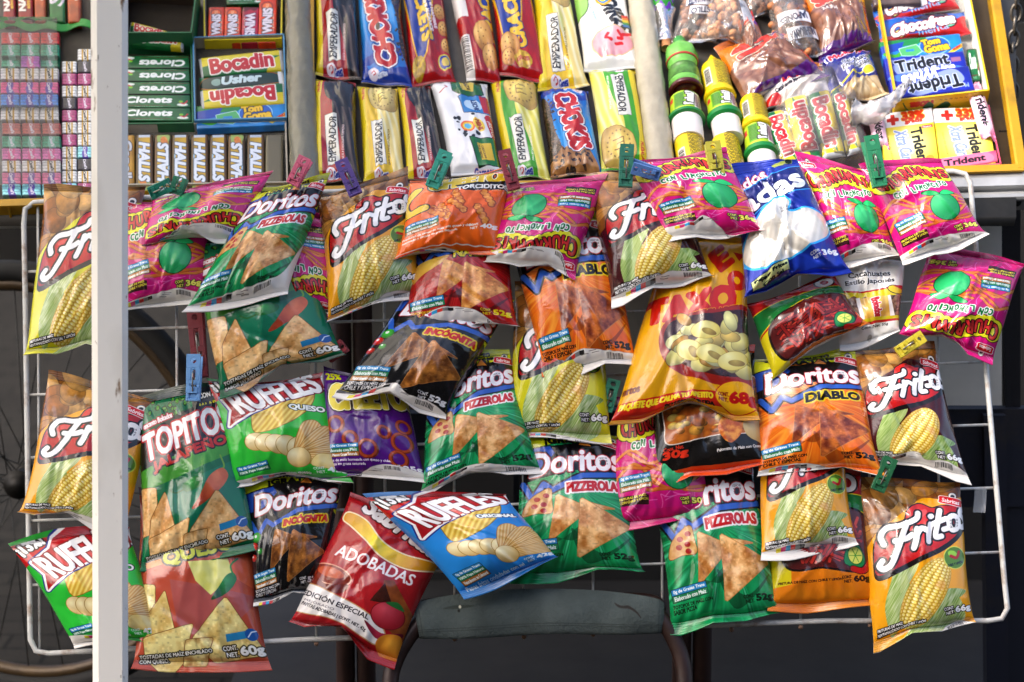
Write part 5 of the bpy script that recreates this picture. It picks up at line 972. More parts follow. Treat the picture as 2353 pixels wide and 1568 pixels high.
# ---------------------------------------------------------------- clothes pegs
def peg(label, a, b, col, d=.08, wd=.0105, twist=0, open_=.25, P=rack):
    """a: centre of the handle end, b: centre of the jaw end, in the photograph's units"""
    wd *= .9; A, Bq = np.array(P(a[0], a[1], d)), np.array(P(b[0], b[1], d - .006)); ax = A - Bq; L = np.linalg.norm(ax); ax /= L
    n = NR - ax * np.dot(NR, ax); n /= np.linalg.norm(n); sx = np.cross(n, ax)
    if twist: c, s = math.cos(R(twist)), math.sin(R(twist)); n, sx = n * c + sx * s, sx * c - n * s
    o = empty('clothes_peg', Bq); tag(o, label, 'clothes peg', "plastic clothes pegs"); pm = mat(col, .42, noise=.06, nscale=40, bump=.08, bscale=120)
    def lever(n_, off, tilt, nm):
        ct, st = math.cos(tilt), math.sin(tilt); ay = ax * ct + n_ * st; nz = n_ * ct - ax * st; M = np.stack([sx, ay, nz], 1); O = Bq + n_ * off; mb = MB()
        def bx(y0, y1, x0=-1, x1=1, z=0, t=.0042): mb.box(O + ay * (y0 + y1) / 2 * L + sx * (x0 + x1) / 2 * wd + nz * z, (x1 - x0) * wd, (y1 - y0) * L, t, M, .0006)
        # handle end with a round hole
        m = 20; r = wd * .42; vs = []; cy = .86 * L
        for zz in (-.0021, .0021):
            for k in range(m):
                an = 2 * math.pi * k / m + math.pi / m; c, s = math.cos(an), math.sin(an); q = 1 / max(abs(c), abs(s)); vs.append(O + sx * c * q * wd + ay * (cy + s * q * .135 * L) + nz * zz)
            for k in range(m): an = 2 * math.pi * k / m + math.pi / m; vs.append(O + sx * math.cos(an) * r + ay * (cy + math.sin(an) * r) + nz * zz)
        fs = []
        for k in range(m):
            l = (k + 1) % m; fs += [(2 * m + k, 2 * m + l, 3 * m + l, 3 * m + k), (k, m + k, m + l, l), (k, l, 2 * m + l, 2 * m + k), (m + k, 3 * m + k, 3 * m + l, m + l)]
        mb.add(vs, fs); bx(.70, .726)
        bx(.44, .70, -1, -.32); bx(.44, .70, .32, 1); bx(.36, .44); bx(.30, .36, -1, -.5); bx(.30, .36, .5, 1); bx(.16, .30); bx(.16, .30, -.7, .7, .0018); bx(.05, .16, -1, -.55); bx(.05, .16, .55, 1); bx(.05, .16, -.55, .55, -.0012, .0018); bx(0, .05)
        mb.build(nm, pm, o, smooth=False)
    lever(n, .0045, 0, 'front_lever'); lever(-n, .0045, open_, 'back_lever')
    mb = MB(); c0 = Bq + ax * L * .5 + n * .008
    pts = [c0 - ax * L * .30 + n * .001, c0 - ax * L * .1 + n * .004, c0 + ax * L * .06 + n * .004, c0 + ax * L * .13 - n * .004, c0 + ax * L * .10 - n * .016, c0 - ax * L * .02 - n * .020, c0 - ax * L * .3 - n * .018]
    mb.tube(spl(pts, 5, False), .0011, 7); mb.build('spring', mat('8c8a84', .3, .9), o); return o
peg("pink clothes peg on the grey roll, holding the pizza chip bag", (703, 362), (672, 425), 'd0607c', .085, .011)
peg("purple clothes peg gripping an orange corn chip bag", (783, 368), (818, 448), '5c4490', .085, .0115)
peg("turquoise clothes peg gripping the orange cheese twist bag", (1026, 348), (992, 432), '2a9c86', .095, .0115)
peg("dull red clothes peg above an upside-down magenta bag", (1158, 345), (1182, 436), '8c2c3c', .085, .0105)
peg("long green clothes peg on the maroon corn chip bag", (1441, 332), (1437, 430), '1f6e58', .105, .0115)
peg("pale blue clothes peg lying almost flat on a magenta bag", (1452, 384), (1516, 402), '5a82c0', .112, .010, 30)
peg("pale yellow clothes peg standing against the yellow candy bottle", (1637, 325), (1648, 402), 'b0a838', .10, .0125)
peg("double green clothes peg between two magenta bags", (2000, 312), (2022, 430), '1f7a52', .105, .012, 0, .32)
peg("teal clothes peg lying aslant beside the white post", (392, 424), (345, 445), '167a66', .075, .011, -20)
peg("green clothes peg with a square hole next to the teal one", (416, 408), (404, 446), '24785a', .075, .0115)
peg("light blue clothes peg on the green tostada bag", (446, 814), (444, 922), '6a9cd0', .07, .0115)
peg("dark red clothes peg hanging on a rack wire behind the light blue peg", (446, 708), (462, 868), '701c24', .03, .0125)
peg("yellow clothes peg half hidden behind the peanut bag's foot", (2122, 772), (2062, 812), 'b8a820', .07, .0105)
peg("dark green clothes peg on the lowest orange corn chip bag", (2048, 1052), (2016, 1128), '125a34', .075, .0115)
peg("sea green clothes peg seen between the yellow and lime yellow bags", (1412, 872), (1392, 946), '2a8064', .028, .011)
peg("dull red clothes peg behind the green tostada bag's corner", (792, 792), (752, 822), '8c1c28', .028, .011)
peg("deep blue clothes peg in the gap beside the purple bag", (748, 922), (742, 1000), '1c3a80', .016, .011)
tp = MB(); X = np.array([[rack(2240 + i * 14 + j * -1, 1122 + j * 14, .003 + .002 * math.sin(i * 2 + j)) for i in range(3)] for j in range(5)]); tp.grid(X); tag(tp.build('tape_strip', film(.28, 'c8d0d8', .1, .6)), "strip of clear adhesive tape hanging from the rack wire", "tape")
# ---------------------------------------------------------------- trays and sweets on the sloping deck
yel = lambda: mat('b88a0c', .42, noise=.10, nscale=12, dirt='8a6a14', bump=.08, bscale=50)
def crate(label, q, hh=.035, th=.007, walls='BLRT', hw=None):
    """shallow plastic crate: q = TL TR BR BL of its outer foot on the deck"""
    o = empty('plastic_crate', np.array(tray(*q[3]))); tag(o, label, 'crate', "yellow plastic crates"); C = [np.array(tray(u, v, 0)) for u, v in q]; ym = yel()
    mb = MB(); mb.add([c + NT * .001 for c in C] + [c + NT * .004 for c in C], [(4, 7, 6, 5), (0, 1, 2, 3)]); mb.build('floor_panel', ym, o, smooth=False); cen = sum(C) / 4
    for k, nm in ((0, 'T'), (1, 'R'), (2, 'B'), (3, 'L')):
        if nm not in walls: continue
        a, b = C[k], C[(k + 1) % 4]; inn = cen - (a + b) / 2; inn /= np.linalg.norm(inn); d = (b - a) / np.linalg.norm(b - a); H = hh
        prof = [(0, 0), (-.004, H), (-.009, H + .001), (-.009, H + .005), (.004, H + .006), (th, H + .003), (th, 0)]; vs = []
        for e in (a - d * .004, b + d * .004):
            for x, z in prof: vs.append(e + inn * x + NT * z)
        m = len(prof); mb = MB(); mb.add(vs, [(i, (i + 1) % m, m + (i + 1) % m, m + i) for i in range(m)] + [tuple(range(m))[::-1], tuple(range(m, 2 * m))])
        for i in range(1, 9): e = a + (b - a) * i / 9; mb.box(e + NT * (H * .5) - inn * .004, .004, .004, H * .8, np.stack([d, inn, NT], 1), .001)
        mb.build('side_wall', ym, o, smooth='auto')
    return o
crate("yellow plastic crate under the gum packs beside the white post", [(-60, -90), (712, -90), (712, 478), (-60, 502)], .030, walls='BR')
crate("yellow plastic crate under the biscuit packs", [(716, -90), (1500, -90), (1520, 440), (718, 462)], .022, walls='B')
crate("yellow plastic crate with open carton and gum boxes, nearest the chain", [(1512, -90), (2262, -90), (2338, 412), (1535, 436)], .024, walls='BR')
# rolls of clear wrapped film between the groups
def roll(label, a, b, r, col):
    A, Bq = np.array(tray(a[0], a[1], r)), np.array(tray(b[0], b[1], r)); rs = np.random.RandomState(int(a[0])); mb = MB(); N = 60
    ph = rs.uniform(0, 6, 8)
    mb.lathe(A, Bq, [(i / N, r * (1 + .02 * math.sin(i * .9 + ph[0]) + .012 * math.sin(i * 2.3))) for i in range(N + 1)], 40, sc=lambda an, i: 1 + .03 * math.sin(an * 3 + i * .12) + .012 * math.sin(an * 7 + i * .5 + ph[1]) + .01 * math.sin(an * 13 - i * .8))
    a_ = mb.build('wrapping_roll', mat(col, .16, noise=.15, nscale=16, bump=1.0, bscale=34)); tag(a_, label, 'roll', "rolls wrapped in clear film"); return a_
roll("grey film-wrapped roll between the cough sweets and the biscuits", (684, -60), (702, 436), .0235, '757262')
roll("pale film-wrapped roll between the biscuits and the yellow candy bottles", (1466, -60), (1522, 420), .0225, 'a8a08c')
# biscuits
GB = "biscuit packs in two rows"
def bis(label, q, art, rot=False, h=.016, seed=0, T=.022, **k):
    a = art.rot() if rot else art
    pouch('biscuit_pack', label, 'biscuits', tray, q, h, a, T=T, group=GB, seed=seed, seals=(.03, .035), pinch=.015, pw=(.32, .22), wr=1.0, crump=.45, rough=.17, nu=24, nv=40, wave=.003, sag=.004, **k)
bis("red chocolate biscuit pack with yellow edge, back row beside the grey roll", [(724, -52), (818, -52), (828, 192), (726, 178)], emper('choc'), seed=1)
bis("blue chocolate chip cookie pack in the back row", [(820, -52), (918, -52), (946, 206), (834, 200)], chok(), seed=2)
bis("red cracker pack with slogan and gold seal at its foot, back row", [(920, -55), (1012, -55), (1046, 196), (948, 204)], crak(0), seed=3, h=.018)
bis("red cracker pack showing its white nutrition panel", [(1026, -55), (1118, -55), (1152, 198), (1074, 190)], crak(1), seed=4, h=.02)
bis("red cracker pack with large blue name oval and gold seal", [(1122, -60), (1214, -60), (1256, 194), (1150, 176)], crak(2), seed=5, h=.021)
bis("yellow vanilla biscuit pack in the back row", [(1222, -55), (1300, -55), (1352, 206), (1238, 216)], emper('vain'), seed=6)
bis("white marshmallow biscuit pack with black slanting letters", [(1312, -50), (1432, -50), (1468, 165), (1344, 168)], arco(), seed=7, h=.018)
bis("red chocolate biscuit pack with yellow edge, front row beside the grey roll", [(722, 182), (816, 190), (828, 420), (724, 420)], emper('choc'), seed=8, h=.02)
bis("yellow vanilla biscuit pack in the front row", [(822, 204), (912, 202), (932, 420), (838, 424)], emper('vain'), seed=9)
bis("dark chocolate biscuit pack between the yellow one and the white spotted one", [(914, 200), (988, 200), (1030, 418), (936, 418)], emper('choc'), seed=10)
bis("white biscuit pack with black spots and green frames", [(988, 188), (1118, 196), (1154, 412), (1040, 408)], milky(), seed=11, h=.02)
bis("green and yellow lemon biscuit pack in the middle of the front row", [(1126, 184), (1232, 190), (1264, 418), (1166, 416)], emper('limon'), seed=12)
bis("blue chocolate chip cookie pack turned upside down, front row", [(1240, 210), (1350, 206), (1384, 404), (1268, 414)], chok(), True, seed=13)
bis("green and yellow lemon biscuit pack turned upside down beside the pale roll", [(1354, 168), (1458, 160), (1494, 384), (1384, 398)], emper('limon'), True, seed=14, h=.019)
# gum and sweets left of the grey roll
kar = mat('a8a294', .7, noise=.12, nscale=20, bump=.1); gk = mat('0f5c34', .5, noise=.2, nscale=20); brown = mat('3c2c20', .8, noise=.2)
def frame_box(name, label, q, hh, mi, mo, th=.0025, walls='TRBL', group=None):
    """open card box lying on the deck: floor plus thin walls"""
    o = empty(name, np.array(tray(*q[3]))); tag(o, label, 'carton', group); C = [np.array(tray(u, v, .004)) for u, v in q]; cen = sum(C) / 4
    mb = MB(); mb.add(C + [c + NT * .002 for c in C], [(4, 7, 6, 5), (0, 1, 2, 3)]); mb.build('floor_panel', mi, o, smooth=False)
    for k, nm in ((0, 'T'), (1, 'R'), (2, 'B'), (3, 'L')):
        if nm not in walls: continue
        a, b = C[k], C[(k + 1) % 4]; inn = cen - (a + b) / 2; inn -= (b - a) * np.dot(inn, b - a) / np.dot(b - a, b - a); inn /= np.linalg.norm(inn)
        f = [a, b, b + NT * hh, a + NT * hh]; mb = MB(); mb.add(f + [p + inn * th for p in f], [(0, 1, 2, 3), (2, 3, 7, 6), (0, 3, 7, 4), (1, 2, 6, 5)], 0); mb.add([p + inn * (th + .0002) for p in f], [(3, 2, 1, 0)], 1); mb.build('side_wall', [mo, mi], o, smooth=False)
    return o
frame_box('open_carton', "open dark green carton with bars sliding inside, behind the mint gum", [(292, 6), (462, 14), (448, 128), (292, 128)], .05, brown, gk)
def bar(label, q, art, h=.006, th=.012, name='gum_box', cat='gum', group=None, rnd=.002, rot=False, **k):
    if name in ('chocolate_bar', 'mint_roll'): k['arch'] = .005
    return carton(name, label, cat, tray, q, h, th, art.rot() if rot else art, group, rnd, .3, **k)
bar("green chocolate bar lying aslant on top inside the open dark green carton", [(300, 48), (396, 74), (392, 96), (296, 70)], w_boca(), .012, .012, 'chocolate_bar', 'chocolate bar', "chocolate bars", .004)
bar("green chocolate bar lying aslant underneath inside the open dark green carton", [(290, 70), (424, 82), (420, 108), (288, 98)], w_boca(), .020, .012, 'chocolate_bar', 'chocolate bar', "chocolate bars", .004)
frame_box('display_carton', "dark green carton holding the mint gum sleeves", [(282, 122), (444, 118), (448, 306), (282, 308)], .022, brown, gk, walls='RTB')
for i, (y, r) in enumerate(((128, True), (158, True), (188, True), (218, False), (248, False))):
    bar("green mint gum sleeve, %s in the dark green carton" % ("topmost" , "second from the top", "third from the top", "fourth from the top", "lowest")[i], [(278, y), (434 + i, y), (436 + i, y + 29), (278, y + 29)], w_clor(r), .006, .012, 'gum_sleeve', 'gum', "green mint gum sleeves", .0015)
frame_box('display_carton', "yellow card tray holding the upright gum sticks", [(470, -8), (652, -8), (650, 112), (472, 116)], .022, kar, mat('c8b818', .5, noise=.1))
for i, (x, c, r, w_) in enumerate(((474, 'e04a10', False, 36), (511, 'e04a10', False, 38), (551, 'b81c40', True, 38), (590, 'e04a10', False, 40))):
    a = w_wini(c, r); a.b = np.rot90(a.b).copy(); a.H, a.W = a.b.shape[:2]
    bar(("orange gum stick against the yellow card edge", "orange gum stick next to the crimson one", "crimson gum stick between orange ones", "orange gum stick nearest the grey roll")[i], [(x + 6, 16 - (i > 2) * 18), (x + w_ + 6, 16 - (i > 2) * 18), (x + w_ + 3, 98), (x + 3, 98)], a, .006, .014, 'gum_stick', 'gum', "upright gum sticks", .002)
bar("green gum box behind the crimson gum stick", [(520, -14), (600, -16), (602, 8), (520, 10)], w_clor(), .006, .014)
frame_box('display_carton', "pale blue edged carton with four chocolate and gum bars", [(446, 112), (656, 104), (662, 298), (450, 304)], .026, kar, mat('4a88b0', .5, noise=.1))
bar("green and yellow chocolate bar on top in the pale blue edged carton", [(456, 132), (648, 112), (654, 160), (462, 178)], w_boca(), .012, .014, 'chocolate_bar', 'chocolate bar', "chocolate bars", .005)
def ush():
    def ex(a): a.blob([(8, 8), (50, 3), (90, 8), (94, 24), (8, 26)], '123c34', 1, (1, 'c87020')); a.ell(20, 17, 6, 6, '88a8a0'); a.rect(93, 0, 100, 30, 'e0e4ea')
    return wrapper('0c7a58', "Usher", 'c8dce0', [(1, '0c2a28')], -2, 46, 13, 30, ex, 1, .2)
bar("dark green peppermint roll with a white end cap", [(456, 174), (650, 158), (656, 196), (460, 212)], ush(), .008, .014, 'mint_roll', 'mints', None, .006)
bar("chocolate bar turned upside down in the pale blue edged carton", [(458, 206), (654, 188), (658, 238), (462, 250)], w_boca(True), .012, .014, 'chocolate_bar', 'chocolate bar', "chocolate bars", .005)
bar("blue chewing gum box in the pale blue edged carton", [(450, 244), (656, 230), (659, 286), (452, 296)], w_goma(), .010, .014, 'gum_box', 'gum')
frame_box('display_carton', "grey card tray holding the upright cough sweet sticks", [(282, 306), (660, 298), (664, 440), (282, 446)], .02, kar, kar)
xs = [310, 353, 393, 437, 480, 522, 566, 608]
for i, x in enumerate(xs):
    r = i in (1, 5); a = w_hall(); a.b = np.rot90(a.b, 1 if r else 3).copy(); a.H, a.W = a.b.shape[:2]
    if i == 7: a.b *= .8; a.b[:, :] = a.b.mean((0, 1)) * .9
    lab = ["first golden cough sweet stick beside the caramel pack", "golden cough sweet stick lettered upward, second from the caramel pack", "third golden cough sweet stick from the caramel pack", "fourth golden cough sweet stick from the caramel pack", "fifth golden cough sweet stick from the caramel pack", "golden cough sweet stick lettered upward, third from the grey roll", "golden cough sweet stick, second from the grey roll", "cough sweet stick turned on its plain side next to the grey roll"][i]
    bar(lab, [(x + 2, 309), (x + 41, 308), (x + 42, 438), (x + 1, 438)], a, .006, .014, 'sweet_stick', 'cough sweets', "golden cough sweet sticks", .003)
def cara():
    a = w_hall(); a = Art(30, 'b8881c'); a.fill(mott('a07414', 'c89a28', 14, 3)); a.text("Canel's", 50, 13, 76, 16, 'c4c8d4', 0, [(1.2, '3a3020')], 1.2); a.text("caramelo", 40, 25, 40, 5, 'c86078', 0); a.b = np.rot90(a.b, 3).copy(); a.H, a.W = a.b.shape[:2]; return a
bar("golden caramel pack half hidden by the white post", [(270, 310), (309, 309), (309, 438), (270, 438)], cara(), .006, .014, 'caramel_pack', 'caramels', None, .003)
# bars and green card strip at the back beside the post
for i, (x0, x1, k) in enumerate(((4, 34, 0), (38, 74, 0), (76, 104, 1), (110, 148, 2), (152, 184, 1))):
    a = w_nall() if k == 0 else (wrapper('b85a20', "", 'fff', extra=lambda q: (q.ell(78, 18, 14, 9, '5a2c18'), q.ell(60, 20, 12, 8, 'e8dccc'))) if k == 1 else wrapper('0f7a30', "S", 'd8d0dc', None, 20, 24, 26))
    a.b = np.rot90(a.b).copy(); a.H, a.W = a.b.shape[:2]
    bar(("dark red almond bar at the edge of the back row", "dark red almond bar, second in the back row", "orange brown chocolate bar with a nut picture beside the dark red ones", "green bar between orange brown ones in the back row", "orange brown bar against the white post in the back row")[i], [(x0, -50), (x1, -50), (x1 + 2, 50), (x0 + 4, 50)], a, .006, .016, 'candy_bar', 'bar', "bars in the back row", .004)
X = np.array([[tray(-30 + i * 10, 50 + 5 * math.sin(i * .8) - 3 * math.sin(i * .33) + j * 16, .020 + .003 * math.sin(i * .9)) for i in range(26)] for j in range(2)]); mb = MB(); mb.grid(X); mb.grid(X - NT * .002); tag(mb.build('card_strip', mat('1f8a2c', .45, noise=.2, nscale=20)), "wavy green printed card strip in front of the back row bars", "card")
# mini gum packs in clear boxes
MINI = {'red': ('a81c1c', 'b85058'), 'green': ('1c7a5c', '6aa898'), 'violet': ('8a3a90', 'b85890'), 'white': ('dcd8d0', 'e8e4da'), 'pink': ('c83c78', '5a3a98'), 'blue': ('2a6cb0', '4a3a98'), 'pale blue': ('78b4cc', '5a48a0'), 'faded red': ('94403c', 'a86468'), 'rose': ('b05890', 'c04888'), 'black': ('28242c', '4a4650'), 'plum': ('8a3060', 'a85080'), 'faded pink': ('b85880', '6a4a90')}
mm = {}
def mini(colour, q, label, h=.012):
    if colour not in mm:
        a = w_mini(*MINI[colour]); 
        if colour == 'white': a.rect(28, 0, 38, 62, 'c8a020'); a.rect(64, 0, 74, 62, 'c8a020')
        mm[colour] = imgmat(a.image(), .35, 0, .1, 60, .1)
    carton('gum_packet', label, 'gum packet', tray, q, h, .012, mm[colour], "mini gum packets", .0025)
ordn = ["nearest the crate side", "in the middle", "nearest the post side"]
rows = [('red', 74), ('green', 102), ('violet', 128), ('white', 156), ('pink', 188), ('blue', 216), ('white', 249)]
for c, y in rows:
    for i in range(3):
        x = -2 + i * 45 + (3 if y > 150 else 5)
        if c == 'violet' and i != 1: mini('green', [(x, y), (x + 43, y), (x + 43, y + 25), (x, y + 25)], "dark green mini gum packet sunk in the back clear box, %s" % ordn[i], .002); continue
        mini(c, [(x, y), (x + 43, y), (x + 43, y + 26), (x, y + 26)], "%s mini gum packet %s, %s of the back clear box" % (c, ordn[i], 'foot row' if y > 240 else 'row %d' % (1 + [r[1] for r in rows].index(y))))
rows2 = [('faded red', 282), ('green', 312), ('rose', 340), ('white', 368), ('faded pink', 396), ('pale blue', 422)]
for k, (c, y) in enumerate(rows2):
    for i in range(3):
        x = 4 + i * 46; mini(c, [(x, y), (x + 43, y), (x + 44, y + 26), (x + 1, y + 26)], "%s mini gum packet %s, row %d of the front clear box" % (c, ordn[i], k + 1))
cl = ['black', 'white', 'plum', 'white', 'black', 'plum', 'white', 'plum', 'white', 'white', 'white', 'pale blue']
for k in range(12):
    y = 112 + k * 28
    for i in range(2):
        if k == 0 and i == 0: continue
        c = cl[(k + i * 3) % 12]; x = 142 + i * 36; mini(c, [(x, y), (x + 34, y), (x + 34, y + 26), (x, y + 26)], "%s mini gum packet %s, %s in the narrow column" % (c, ('on the open side', 'against the post')[i], ('topmost', 'second', 'third', 'fourth', 'fifth', 'sixth', 'seventh', 'eighth', 'ninth', 'tenth', 'eleventh', 'lowest')[k]), .008)
fm = film(.03, '9aa4b8', .1, .35, 14)
for lab, q in (("clear plastic box over the back block of mini gum packets", [(-30, 66), (136, 66), (139, 276), (-30, 276)]), ("clear plastic box over the front block of mini gum packets", [(-30, 274), (140, 274), (146, 452), (-30, 452)])):
    C = [np.array(tray(u, v, .004)) for u, v in q]; D = [c + NT * .026 for c in C]; mb = MB(); mb.add(C + D, [(4, 7, 6, 5), (0, 4, 5, 1), (1, 5, 6, 2), (2, 6, 7, 3)]); tag(mb.build('clear_box', fm, smooth=False), lab, "plastic box", "clear plastic boxes")
# ---------------------------------------------------------------- right: bottles, peanuts, gum
def capart(kind):
    if kind == 'label':
        a = Art(34, 'a8cc28', 6); a.fill(mott('98c020', 'c8e038', 20, 3)); a.rect(30, 3, 42, 31, 'e8e4dc'); [a.rect(31 + i * .8, 5, 31.4 + i * .8 + (i % 3) * .15, 29, '704058') for i in range(12)]; a.rect(52, 4, 64, 30, '6aaa20'); [a.rect(53, 6 + i * 2, 63, 6.8 + i * 2, '1c4a10') for i in range(11)]; a.text("Limón 7", 47, 16, 24, 9, 'f4f4ee', 84, [(1, '141410')], .8); a.rect(66, 8, 72, 16, 'd03040'); a.blob([(12, 8), (24, 6), (26, 26), (14, 28)], 'd8d828', 1, (.8, '1c5a14')); return a
    a = Art(60, 'e8cc10', 6); a.fill(mott('dcc00c', 'f2da1c', 20, 3)); rs = np.random.RandomState(2)
    for i in range(20):
        x = 30 + i * 1.15; y = 3
        while y < 56: l = rs.uniform(2, 6); a.rect(x, y, x + .55, min(y + l, 57), '2a2a08'); y += l + rs.uniform(.8, 1.6)
    a.rect(58, 22, 68, 54, 'f0ece0'); [a.rect(59, 24 + i * 1.4, 67, 24.7 + i * 1.4 + (i % 3) * .25, '26221e') for i in range(20)]; return a
ART_B, ART_L = imgmat(capart('body').image(), .35, 0, .03), imgmat(capart('label').image(), .35, 0, .03)
GRN, WHT, YEL, RED = mat('0c7a34', .38), mat('e6e0dc', .4, noise=.03), mat('e4c408', .38), mat('c81c18', .35)
def shaker(label, a, b, r, tip=None, tipc=None, body=True, lab=True, base=True, fr=(.46, .72, .80)):
    """lime powder shaker lying nose to tail: yellow body, ring, green label, green flange, white cap"""
    A, Bq = np.array(tray(a[0], a[1], r)), np.array(tray(b[0], b[1], r)); o = empty('candy_bottle', Bq); tag(o, label, 'candy bottle', "lime powder candy bottles"); t0 = 0
    def seg(nm, prof, m, **k): mb = MB(); mb.lathe(A, Bq, prof, 36, **k); mb.build(nm, m, o, smooth='auto')
    if tip: seg('tip', [(0, r * .06), (tip * .25, r * .16), (tip, r * .50)], tipc); t0 = tip
    if body: seg('bottle_body', [(t0, r * .52), (t0 + .05, r * .86), (t0 + .09, r * .94), (fr[0] - .02, r * .97), (fr[0], r * .92)], ART_B); seg('ring_band', [(fr[0] - .005, r * .98), (fr[0] + .01, r * 1.08), (fr[0] + .055, r * 1.10), (fr[0] + .065, r)], YEL, sc=lambda an, i: 1 + .02 * math.sin(an * 26)); t0 = fr[0] + .06
    if lab: seg('label_band', [(t0, r * .80), (t0 + .02, r * .98), (fr[1] - .02, r * 1.04), (fr[1], r * 1.04)], ART_L)
    if base: seg('flange', [(fr[1], r * 1.03), (fr[1] + .015, r * 1.22), (fr[2] - .02, r * 1.22), (fr[2], r * 1.0)], GRN); seg('cap', [(fr[2] - .01, r * 1.0), (.98, r * 1.0), (1.0, r * .96)], WHT)
    return o
shaker("yellow candy bottle with a pointed yellow nozzle, behind the pale yellow peg", (1634, 128), (1676, 324), .0235, .10, YEL, fr=(.46, .72, .80))
shaker("candy bottle with a red nozzle and lime label below the green squeeze bottle", (1571, 212), (1583, 326), .0245, .16, RED, body=False, fr=(0, .54, .62))
shaker("yellow candy bottle lying under the white cap beside the pale roll", (1580, 318), (1606, 470), .024, None, None, fr=(.70, .86, .90))
shaker("yellow candy bottle lying under the white cap behind the magenta bag", (1664, 318), (1694, 472), .024, None, None, fr=(.68, .86, .90))
shaker("yellow candy bottle beside the clear bag of chocolate bars", (1726, 218), (1756, 398), .0225, .04, YEL, fr=(.40, .74, .82))
A, Bq = np.array(tray(1560, 90, .024)), np.array(tray(1577, 214, .026)); fb = empty('squeeze_bottle', Bq); tag(fb, "green squeeze bottle with a dark red base beside the pale roll", "candy bottle")
mb = MB(); mb.lathe(A, Bq, [(0, .005), (.015, .0095), (.10, .0115), (.16, .0130)], 30); mb.build('cap', mat('3c8a3c', .35), fb)
mb = MB(); mb.lathe(A, Bq, [(.15, .012), (.18, .0185), (.25, .0245), (.34, .0268), (.44, .0262), (.51, .0238), (.56, .0232), (.62, .0238), (.74, .0258), (.86, .0268), (.93, .0265)], 36, sc=lambda an, i: 1 + (.05 * math.sin(an * 7) if i in (2, 3) else 0)); mb.build('bottle_body', mat('6cb04c', .22, noise=.25, nscale=30, bump=.1), fb)
mb = MB(); mb.lathe(A, Bq, [(.60, .0242), (.70, .0257), (.84, .0270)], 36); mb.build('label_band', mat('4c7c34', .4, noise=.5, nscale=120), fb)
mb = MB(); mb.lathe(A, Bq, [(.45, .0262), (.465, .0266), (.48, .0258)], 36); mb.build('ring_band', mat('a83828', .4), fb)
mb = MB(); mb.lathe(A, Bq, [(.92, .0255), (.96, .0282), (1.0, .0275), (1.0, .022), (.985, .0215)], 36); mb.build('base', mat('4c1018', .3), fb)
A, Bq = np.array(tray(1518, -30, .022)), np.array(tray(1531, 112, .018)); lo = empty('wrapped_lollipop', Bq); tag(lo, "purple and green lollipop in a clear wrapper with a tan stick beside the pale roll", "lollipop")
la = Art(60, '5a2a98', 6); la.fill(lambda X, Y: np.where(((np.floor((Y + 5 * np.sin(X * .5)) / 11) % 2) == 0)[..., None], hexc('6a35a8'), hexc('2a8a2c'))); mb = MB(); mb.lathe(A, Bq, [(0, .014), (.1, .019), (.3, .020), (.45, .0185), (.55, .011)], 30); mb.build('candy', imgmat(la.image(), .25, 0, .15), lo)
mb = MB(); mb.lathe(A, Bq, [(.5, .0085), (1, .0085)], 18); mb.build('stick', mat('c08858', .5), lo)
mb = MB(); mb.lathe(A, Bq, [(.42, .020), (.55, .0145), (.68, .0125), (.8, .0135), (.93, .014)], 24, cap=False, sc=lambda an, i: 1 + .12 * math.sin(an * 4 + i)); mb.build('wrapper', film(.35, 'e8dce8', .15, .6, 60), lo)
def nutpouch(label, q, seed, n=48, r=.0068, nutc='b87c4c', prints=(), T=.024, h=.018, fa=.13):
    rs = np.random.RandomState(seed); C = [np.array(tray(u, v, h)) for u, v in q]
    o = pouch('peanut_bag', label, 'peanut bag', tray, q, h, None, T=T, group="clear bags of peanuts", seed=seed, seals=(.06, .07), pinch=.05, m=film(fa, 'f0e8e0', .1, .7, 40), back=film(.2, 'f0e8e0', .12, .4), nu=24, nv=30, wr=1.4)
    mb = MB(); k = 0
    while k < n:
        u, v = rs.uniform(.10, .90), rs.uniform(.10, .90); p = C[0] * (1 - u) * (1 - v) + C[1] * u * (1 - v) + C[2] * u * v + C[3] * (1 - u) * v; z = T * (4 * u * (1 - u)) ** .55 * (4 * v * (1 - v)) ** .5
        s = rs.uniform(.8, 1.15) * r; M = np.linalg.qr(rs.randn(3, 3))[0]; mb.ico(p + NT * (z * rs.uniform(.25, .78) - .004), (s * rs.uniform(1, 1.35), s * .92, s * .88), 2, M, 0, .10, rs); k += 1
    mb.build('peanuts', mat(nutc, .55, noise=.35, nscale=60, bump=.3, bscale=200), o)
    for (u0, v0, u1, v1, art, rt) in prints:
        im = imgmat(art.image(), .4, 0, .1); U, V = np.meshgrid(np.linspace(u0, u1, 8), np.linspace(v0, v1, 8)); B = (C[0] * ((1 - U) * (1 - V))[..., None] + C[1] * (U * (1 - V))[..., None] + C[2] * (U * V)[..., None] + C[3] * ((1 - U) * V)[..., None]); Z = T * (4 * U * (1 - U)) ** .55 * (4 * V * (1 - V)) ** .5 + .002
        uv = np.stack([(U - u0) / (u1 - u0), 1 - (V - v0) / (v1 - v0)], -1); uv = 1 - uv if rt else uv; m2 = MB(); m2.grid(B + NT * Z[..., None], 0, uv); m2.build('printed_label', im, o)
    return o
def pl(t1, c='1c2450', bg='e4e4e8', H=30, a=-8): q = Art(H, bg); q.text(t1, 50, H / 2, 86, H * .7, c, a, None, 1.2); return q
def tiny(): q = Art(90, 'dcdce0'); [q.rect(8, 4 + i * 4, 60 + (i * 37) % 34, 5.6 + i * 4, '5a6070') for i in range(21)]; return q
nutpouch("clear bag of reddish peanuts behind the pointed clear bag", [(1570, -40), (1668, -30), (1650, 108), (1536, 112)], 3, 56, prints=[(.2, .3, .75, .5, pl("CACAHUATES"), True), (.3, .52, .85, .64, pl("ESTILO"), True)], nutc='a06a48')
